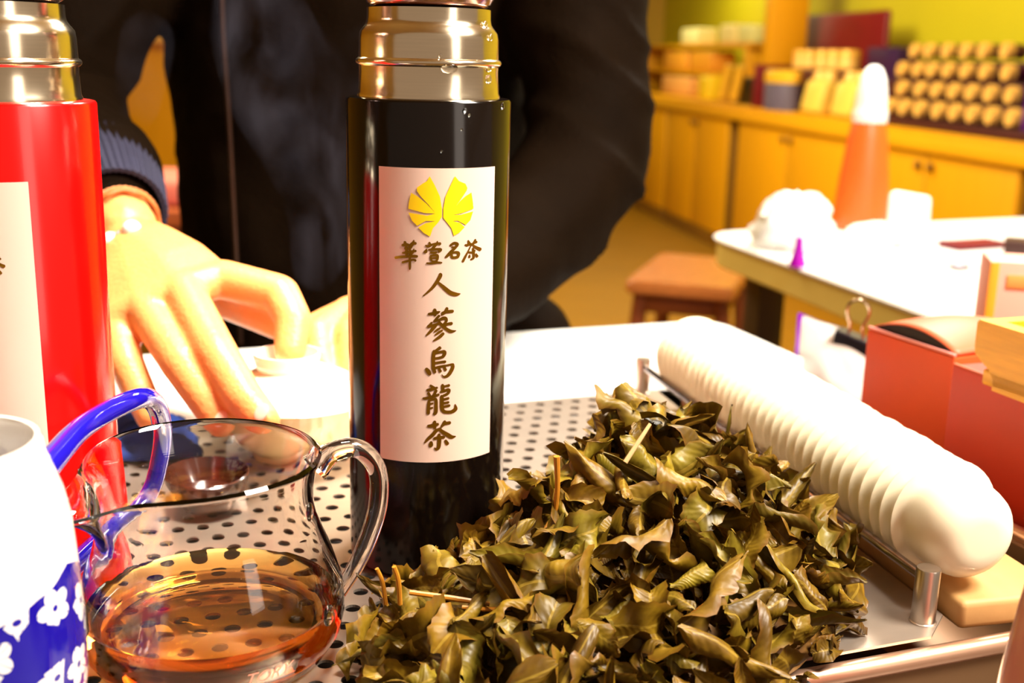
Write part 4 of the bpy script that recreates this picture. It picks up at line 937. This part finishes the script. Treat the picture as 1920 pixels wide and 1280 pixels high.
for x in (-.016, .016):
    vsc.append([bm.verts.new(rt @ Vector((x, y, z))) for y, z in ((-.0012, -.012), (-.0075, .007), (-.0070, .0085), (.0070, .0085), (.0075, .007), (.0012, -.012), (.0004, -.012), (.0062, .0068), (-.0062, .0068), (-.0004, -.012))])
for k in range(10): bm.faces.new((vsc[0][k], vsc[0][(k+1) % 10], vsc[1][(k+1) % 10], vsc[1][k]))
bm.faces.new(vsc[0]); bm.faces.new(list(reversed(vsc[1]))); bmesh.ops.recalc_face_normals(bm, faces=bm.faces)
obj('clip_body', bm, mat('clip_black', (.012, .010, .022), .28, .2, .2, 30, coat=.4), cl, smooth=False)
wire = smooth_path([(-.0065, -.001, .006), (-.0050, -.001, .016), (-.0085, -.0005, .026), (-.0070, 0, .033), (0, 0, .0365), (.0070, 0, .033), (.0085, -.0005, .026), (.0050, -.001, .016), (.0065, -.001, .006)], 5)
obj('wire_handle', tube(wire, .0011, 8), mat('clip_wire', (.80, .60, .42), .2, 1., .1, 30), cl)

# pale pink tapering vase at the front right corner
o = obj('pink_vase', lathe([(0, .002), (.030, .002), (.032, 0), (.0345, .004), (.0345, .02), (.0305, .06), (.0255, .105), (.0225, .128), (.0215, .133), (.0205, .133), (.0212, .125), (.024, .10), (.029, .05), (.0300, .01), (0, .008)], 56), mat('pink_glaze', (.86, .36, .28), .18, 0, .06, 20, coat=.6))
o.location = (.1850, .3220, TZ); tag(o, 'pale pink tapering vase, cut off by the lower right corner', 'vase')

# ------------------------------------------------------------------ second table with its clutter
t2 = thing('side_table', 'white-topped side table with a rounded cream edge, behind the cartons', 'table', (0, 0, FLZ))
T2Z = -.06
pts = [(.605, .905), (1.45, 1.215), (1.12, 2.30), (.316, 1.945)]
pr = rounded(pts, [.05, .05, .05, .085], 8)
obj('table_top', poly_prism(pr, T2Z-.007-FLZ, T2Z-FLZ, .002), M_white, t2)
obj('edge_board', poly_prism(rounded([(.610, .913), (1.443, 1.218), (1.116, 2.292), (.323, 1.941)], [.05, .05, .05, .08], 8), T2Z-.048-FLZ, T2Z-.0075-FLZ, .003), mat('cream_edge', (.88, .72, .22), .45, 0, .1, 8), t2)
for x, y in ((.64, 1.02), (1.34, 1.27), (1.06, 2.18), (.42, 1.88)): obj('leg', box((x, y, (T2Z-.048-FLZ)/2), (.05, .05, T2Z-.048-FLZ), ANG, .004), M_table, t2)
def crumple(name, label, cat, loc, size, m, seed, sub=4, amp=.28, rz=0.):
    bm = BM(); add_ball(bm, (0, 0, 0), 1.0, sub); so = Vector((seed, seed*2, 0))
    for v in bm.verts:
        d_ = v.co.normalized(); f = 1+amp*noise.noise(d_*1.7+so)+amp*.5*(abs(noise.noise(d_*4.2+so)))+amp*.25*noise.noise(d_*9+so); v.co = d_*f
        v.co = Vector((v.co.x*size[0], v.co.y*size[1], max(v.co.z, -.55)*size[2]))
    lo = min(v.co.z for v in bm.verts)
    for v in bm.verts: v.co.z -= lo
    o = obj(name, bm, m); o.location = loc; o.rotation_euler = (0, 0, rz); return tag(o, label, cat)
M_bag = mat('white_plastic', (.88, .87, .84), .3, 0, .04, 20)
crumple('plastic_bag', 'crumpled white plastic bag on the left end of the side table', 'bag', (.440, 1.80, T2Z), (.062, .055, .056), M_bag, 3.3)
crumple('tissue', 'low crumpled white tissue in front of the orange bottle', 'tissue', (.585, 1.85, T2Z), (.045, .04, .022), M_bag, 8.1)
o = obj('purple_cone', lathe([(0, 0), (.012, 0), (.0125, .004), (.0085, .016), (.006, .030), (.0055, .040), (.0045, .043), (0, .0435)], 24), mat('purple_plastic', (.42, .0, .45), .3, 0, .3, 20)); o.location = (.408, 1.63, T2Z); tag(o, 'small purple cone-shaped stopper on the white side table', 'stopper')
ob = thing('squeeze_bottle', 'tall orange tapering bottle with its lit top coloured white, on the side table', 'bottle', (.612, 2.03, T2Z))
obj('body', lathe([(0, 0), (.046, 0), (.048, .003), (.047, .03), (.042, .09), (.034, .16), (.0285, .188), (.027, .192), (0, .192)], 40), mat('orange_plastic', (.86, .115, .012), .4, 0, .05, 14, sss=.1), ob)
obj('lit_top', lathe([(.0285, .185), (.0300, .194), (.0290, .206), (.0265, .212), (.027, .222), (.0245, .242), (.0205, .262), (.014, .276), (.007, .282), (0, .283)], 36), M_bag, ob)  # white colour stands in for light striking the bottle's top
wb = thing('white_carton', 'white rounded carton leaning back on the side table beside the orange bottle', 'box', (.640, 1.86, T2Z), ANG)
bm = box((0, 0, .040), (.076, .022, .088), 0, .009, 4, Matrix.Rotation(radians(9), 4, 'Y') @ Matrix.Rotation(radians(-14), 4, 'X')); obj('carton_body', bm, M_bag, wb)
obj('base_flap', box((0.02, .01, .006), (.10, .05, .012), 0, .004, 3), M_bag, wb)
o = obj('maroon_slab', box((0, 0, .006), (.105, .045, .010), 0, .002), M_maroon); o.location = (.742, 1.845, T2Z); o.rotation_euler = (0, 0, .45); tag(o, 'thin maroon notebook lying on the white side table', 'notebook')
o = obj('dark_case', box((0, 0, .015), (.10, .06, .030), 0, .003), mat('dark_case', (.05, .018, .014), .4, 0, .3, 20)); o.location = (.800, 1.735, T2Z); o.rotation_euler = (0, 0, -.4); tag(o, 'small dark brown case on the side table, right edge', 'case')
bm = BM(); add_ball(bm, (0, 0, .006), .011, 2, (1.5, .8, .45)); add_tube(bm, [(.014, 0, .006), (.03, .002, .007), (.055, .004, .004)], [.003, .0022, .0012], 8)
o = obj('tea_scoop', bm, mat('grey_metal', (.25, .22, .26), .35, .8, .1, 30)); o.location = (.640, 1.63, T2Z); o.rotation_euler = (0, 0, -.25); tag(o, 'small grey tea scoop lying on the white side table', 'scoop')

# ------------------------------------------------------------------ wooden stool
st = thing('wooden_stool', 'reddish-brown wooden stool beside the white side table', 'stool', (.492, 3.09, FLZ), radians(-18))
sz = -.33-FLZ
pr = rounded([(-.14, -.235), (.14, -.235), (.14, .235), (-.14, .235)], .025)
obj('seat', poly_prism(pr, sz-.035, sz, .006), mat('stool_seat', (.40, .13, .03), .25, 0, .3, 10, stretch=(8, 1, 8)), st)
for sx in (-1, 1):
    for sy in (-1, 1): obj('leg', tube([(sx*.135, sy*.215, 0), (sx*.105, sy*.18, sz-.035)], .021, 12), M_stool, st)
for sx in (-1, 1): obj('stretcher', box((sx*.12, 0, sz*.45), (.022, .38, .035), 0, .003), M_stool, st); obj('apron', box((sx*.105, 0, sz-.065), (.018, .36, .05), 0, .002), M_stool, st)
for sy in (-1, 1): obj('apron', box((0, sy*.18, sz-.065), (.20, .018, .05), 0, .002), M_stool, st)

# ------------------------------------------------------------------ cabinet run along the right-hand side
CO = Vector((1.18, 6.02, 0)); CA = atan2(-.9859, .1674)
CM = Matrix.Translation(CO) @ Matrix.Rotation(CA, 4, 'Z')           # local x = along the run (towards the camera), y = into the wall, z up
def cabinet_obj(o): o.matrix_world = CM @ o.matrix_world; return o
def placed_thing(name, label, cat, s, t, z, group=None):
    o = thing(name, label, cat, CM @ Vector((s, t, z)), CA, group); return o
bm = BM(); add_box(bm, (0, .62, .55), (10, .1, 2.9)); o = struct('wall_right', bm, M_wally); o.matrix_world = CM
ct = placed_thing('counter_top', 'yellow wooden counter top running along the wall cabinets', 'counter', 0.5, 0, -.035)
obj('worktop', box((0, .285, .012), (6.2, .60, .036), 0, .004), M_cab, ct)
obj('edge_strip', box((0, -.018, -.018), (6.2, .012, .050), 0, .003), mat('counter_edge', (.78, .38, .006), .4, 0, .08, 5, stretch=(1, 6, 6)), ct)
doorpos = [(-2.6, -1.40, 'far'), (-1.36, -.26, 'second'), (-.10, 1.235, 'third'), (1.275, 2.42, 'nearest')]
names = ['yellow wooden cabinet unit partly hidden by the black sleeve', 'yellow wooden cabinet unit just right of the black sleeve', 'yellow wooden cabinet unit above the stool, left of the orange bottle', 'yellow wooden cabinet unit right of the orange bottle']
for (s0, s1, _), nm in zip(doorpos, names):
    cb = placed_thing('cabinet', nm, 'cabinet', (s0+s1)/2, 0, FLZ); w = s1-s0; hh = -.055-FLZ
    obj('carcass', box((0, .30, hh/2), (w, .55, hh-.002), 0, .002), M_cabd, cb)
    obj('toe_kick', box((0, .012, .035), (w, .02, .07), 0, .001), M_cabd, cb)
    for sx in (-1, 1):
        d = obj('door', box((sx*w/4, .010, hh/2+.035), (w/2-.008, .024, hh-.085), 0, .003), M_cab, cb)
        bm = BM(); add_ball(bm, (sx*.045, -.012, hh-.075), .017, 2, (1, .8, 1)); add_tube(bm, [(sx*.045, -.008, hh-.075), (sx*.045, .0, hh-.075)], .006, 8); obj('knob', bm, mat('dark_knob', (.22, .10, .01), .3, .5, .2, 20), d)
po = obj('upright_post', box((0, 0, 0), (.09, .20, 1.9), 0, .004), M_cab); po.matrix_world = CM @ Matrix.Translation((-.06, .20, .9465)); tag(po, 'orange-yellow upright post between the niche and the display', 'post')

# tins on a dark stepped rack
rk = placed_thing('tin_rack', 'dark stepped rack holding rows of gold-lidded tins', 'rack', 0, 0, -.004)
for i, (z0, z1, t0, t1, s0_, s1_) in enumerate(((0, .032, .02, .142, 1.35, 2.44), (0, .099, .144, .222, 1.24, 2.32), (0, .173, .224, .302, 1.07, 2.20), (0, .249, .304, .42, 1.02, 2.10))):
    obj('shelf_step', box(((s0_+s1_)/2, (t0+t1)/2, (z0+z1)/2), (s1_-s0_, t1-t0-.001, z1-z0-.001), 0, .002), mat('rack_dark', (.05, .006, .006), .5, 0, .3, 8), rk)
def tin_parts(par, m_body):
    """lying on its side, lid towards the room"""
    R0 = Matrix.Rotation(radians(88), 4, 'X')
    obj('tin_body', lathe([(0, -.072), (.027, -.072), (.028, -.070), (.028, 0), (0, 0)], 20, R0), m_body, par)
    obj('tin_lid', lathe([(.0290, -.022), (.0300, -.021), (.0300, .006), (.0285, .010), (.024, .0105), (.023, .009), (0, .009)], 20, R0), M_goldtin, par)
rows_ = [(0, .316, .2825, [1.08, 1.20, 1.34, 1.477, 1.605, 1.752], 'top'), (1, .236, .2065, [1.139, 1.271, 1.382, 1.504, 1.632, 1.763, 1.904], 'second'), (2, .156, .1325, [1.306, 1.45, 1.577, 1.701, 1.821, 1.942, 2.069], 'third'), (3, .055, .0655, [1.419, 1.531, 1.65, 1.782, 1.899, 2.013, 2.129, 2.249], 'lowest')]
pos_w = ['first', 'second', 'third', 'fourth', 'fifth', 'sixth', 'seventh', 'eighth', 'ninth']
proto = None
for i, t, z, ss, rw in rows_:
    for k, s in enumerate(ss):
        lb_ = 'gold-lidded tin, %s from left in the %s row of the rack' % (pos_w[k], rw)
        P = CM @ Vector((s, t, z))
        if proto is None:
            proto = thing('tea_tin', lb_, 'tin', P, CA, 'gold-lidded tins on the rack'); tin_parts(proto, M_tinbody)
        else: clone(proto, P, CA, lb_)
# purple cartons at the right end of the rack
for k, (s, t, z, h) in enumerate(((1.95, .344, .249, .09), (2.10, .240, .173, .08), (2.22, .162, .099, .08), (2.37, .062, .032, .075))):
    o = obj('purple_carton', box((0, 0, h/2), (.13, .055, h), 0, .003), mat('purple_card', (.085, .004, .18), .45, 0, .25, 10)); o.matrix_world = CM @ Matrix.Translation((s, t+.02, z-.004))
    tag(o, 'purple carton at the right end of the %s row of tins' % ['top', 'second', 'third', 'lowest'][k], 'box')
# left display: maroon board, tins, pouches
o = obj('maroon_board', box((0, 0, 0), (1.13, .03, .47), 0, .02, 3), M_maroon); o.matrix_world = CM @ Matrix.Translation((.10, .40, .232)); tag(o, 'large maroon display board behind the small tins', 'board')
o = obj('maroon_side_panel', box((0, 0, .1), (.03, .26, .22), 0, .006), M_maroon); o.matrix_world = CM @ Matrix.Translation((.02, .15, 0)); tag(o, 'maroon side panel at the left of the small tins', 'panel')
o = obj('display_plinth', box((0, 0, .07), (.66, .20, .20), 0, .004), mat('plinth_dark', (.10, .02, .008), .5, 0, .3, 8)); o.matrix_world = CM @ Matrix.Translation((.385, .27, .026)); tag(o, 'dark plinth under the four upright gold tins', 'plinth')
for k, (s, z, rr) in enumerate(((.115, .1965, .046), (.215, .1965, .046), (.37, .1965, .045), (.50, .1965, .045), (.645, .1965, .048))):
    tn = placed_thing('gold_jar', '%s upright gold jar from left in front of the maroon board' % pos_w[k], 'jar', s, .23, z, 'upright gold jars')
    obj('jar_body', lathe([(0, 0), (rr, 0), (rr, .05), (rr*.95, .054), (0, .054)], 24), M_goldtin, tn); obj('jar_lid', lathe([(0, .054), (rr*1.03, .054), (rr*1.03, .082), (rr*.95, .087), (0, .088)], 24), mat('amber_lid', (.88, .48, .08), .4, .2, .1, 20), tn)
bx = placed_thing('blue_tin', 'slate-blue tin with a yellow lid, standing on the counter', 'tin', .30, .06, -.004)
obj('tin_body', lathe([(0, 0), (.115, 0), (.115, .125), (.11, .13), (0, .13)], 32, Matrix.Diagonal((1.35, .6, 1, 1))), mat('slate_blue', (.12, .10, .16), .5, 0, .4, 30), bx)
obj('tin_lid', lathe([(0, .13), (.118, .13), (.118, .178), (.10, .19), (0, .192)], 32, Matrix.Diagonal((1.35, .6, 1, 1))), mat('yellow_lid', (.90, .52, .03), .4, .1, .1, 20), bx)
for k, s in enumerate((.68, 1.0)):
    pp = placed_thing('tea_pouch', ['yellow tea pouch beside the slate-blue tin', 'yellow tea pouch nearest the orange bottle top'][k], 'pouch', s, .08, -.004)
    bm = BM(); add_box(bm, (0, 0, .075), (.20, .07, .15), 0, .02, 3, Matrix.Rotation(radians(-12), 4, 'X')); obj('pouch_body', bm, mat('pouch_yellow', (.86, .60, .10), .4, 0, .15, 12), pp)
    for q2 in (-.05, .05): obj('pouch_top', lathe([(0, 0), (.036, 0), (.036, .03), (.02, .05), (0, .052)], 16, Matrix.Translation((q2, .03, .145))), M_goldtin, pp)
o = obj('dark_carton', box((0, 0, .075), (.29, .10, .15), 0, .004), mat('indigo_card', (.03, .004, .05), .5, 0, .3, 10)); o.matrix_world = CM @ Matrix.Translation((.865, .33, .1465)); tag(o, 'dark indigo carton between the small jars and the tin rack', 'box')
o = obj('carton_stand', box((0, 0, .075), (.29, .10, .15), 0, .004), mat('plinth_dark', (.1, .02, .01))); o.matrix_world = CM @ Matrix.Translation((.865, .33, -.004)); tag(o, 'dark stand under the indigo carton', 'stand')
# niche on the left: two shelves with packs
ns = placed_thing('niche_shelf', 'yellow wooden two-board shelf in the lit niche beside the jacket', 'shelf', -1.70, .32, -.005)
for z in (.150, .315): obj('shelf_board', box((0, 0, z), (2.3, .26, .022), 0, .003), M_cab, ns)
for s in (-1.1, 1.1): obj('shelf_side', box((s, 0, .165), (.03, .26, .33), 0, .003), M_cab, ns)
for k, (s, t, z, sx, sy, sz_, c_, nm, lb_) in enumerate((
    (-1.70, .28, .322, .34, .14, .10, (.80, .72, .35), 'pale_pack', 'pale cream pack on the upper niche shelf, left one'),
    (-.98, .28, .322, .26, .14, .11, (.80, .66, .25), 'pale_pack', 'pale cream pack on the upper niche shelf, middle one'),
    (-.66, .28, .322, .24, .14, .10, (.72, .68, .25), 'pale_pack', 'pale greenish pack on the upper niche shelf, right one'),
    (-1.95, .28, .157, .5, .16, .12, (.82, .36, .03), 'orange_pack', 'orange pack on the lower niche shelf, left one'),
    (-1.40, .28, .157, .4, .16, .12, (.80, .34, .02), 'orange_pack', 'orange pack on the lower niche shelf, right one'),
    (-1.85, .26, -.004, .6, .16, .12, (.84, .42, .12), 'peach_pack', 'peach pack on the counter under the niche shelf'),
    (-1.25, .26, -.004, .4, .16, .12, (.84, .38, .08), 'peach_pack', 'peach pack on the counter beside the yellow pouch'),
    (-.88, .10, -.004, .16, .10, .14, (.90, .62, .01), 'yellow_pouch', 'bright yellow pouch on the counter under the niche'))):
    o = obj(nm, box((0, 0, sz_/2), (sx, sy, sz_), 0, .015, 3), mat(nm+str(k), c_, .5, 0, .12, 8)); o.matrix_world = CM @ Matrix.Translation((s, t, z)); tag(o, lb_, 'pack')
dk = obj('black_case', box((0, 0, .07), (.30, .10, .145), 0, .006), mat('case_black', (.02, .012, .002), .5, 0, .3, 8)); dk.matrix_world = CM @ Matrix.Translation((-.36, .17, -.004)); tag(dk, 'black case behind two yellow sticks on the counter', 'case')
for k, s in enumerate((-.52, -.34)):
    o = obj('yellow_roll', tube([(0, 0, .025), (.05, .015, .20)], .028, 16), mat('roll_yellow', (.78, .42, .02), .5, 0, .15, 8)); o.matrix_world = CM @ Matrix.Translation((s-.03, .06, -.004)); tag(o, ['left', 'right'][k]+' yellow roll leaning on the black case', 'roll')

# ------------------------------------------------------------------ what shows past the right arm, left side of the picture
bn = thing('low_bench', 'red-brown low bench seen between arm and body', 'bench', (-1.13, 3.75, FLZ))
obj('bench_top', box((0, 0, .50), (1.0, .45, .05), 0, .006), mat('bench_wood', (.42, .10, .03), .35, 0, .35, 6, stretch=(1, 8, 8)), bn)
obj('bench_front', box((0, -.18, .36), (.92, .03, .22), 0, .004), M_stool, bn)
for sx in (-1, 1):
    for sy in (-1, 1): obj('leg', box((sx*.45, sy*.19, .24), (.05, .05, .47), 0, .004), M_stool, bn)
o = obj('pink_cushion', box((0, 0, .045), (.80, .36, .09), 0, .03, 4), mat('pink_cloth', (.80, .22, .17), .7, 0, .15, 12)); o.location = (-1.13, 3.78, FLZ+.526); tag(o, 'pink cushion lying on the red-brown bench', 'cushion')
cc = thing('back_cabinet', 'yellow wooden cabinet far behind, seen between arm and body', 'cabinet', (-1.9, 7.0, FLZ))
obj('carcass', box((0, .25, .52), (3.0, .5, 1.04), 0, .004), M_cab, cc); obj('ledge', box((0, .2, 1.06), (3.05, .62, .04), 0, .004), mat('ledge_wood', (.86, .50, .10), .4, 0, .1, 6), cc)
for k in range(3): obj('door', box((-1.0+k*1.0, -.008, .52), (.95, .02, .92), 0, .003), M_cab, cc)
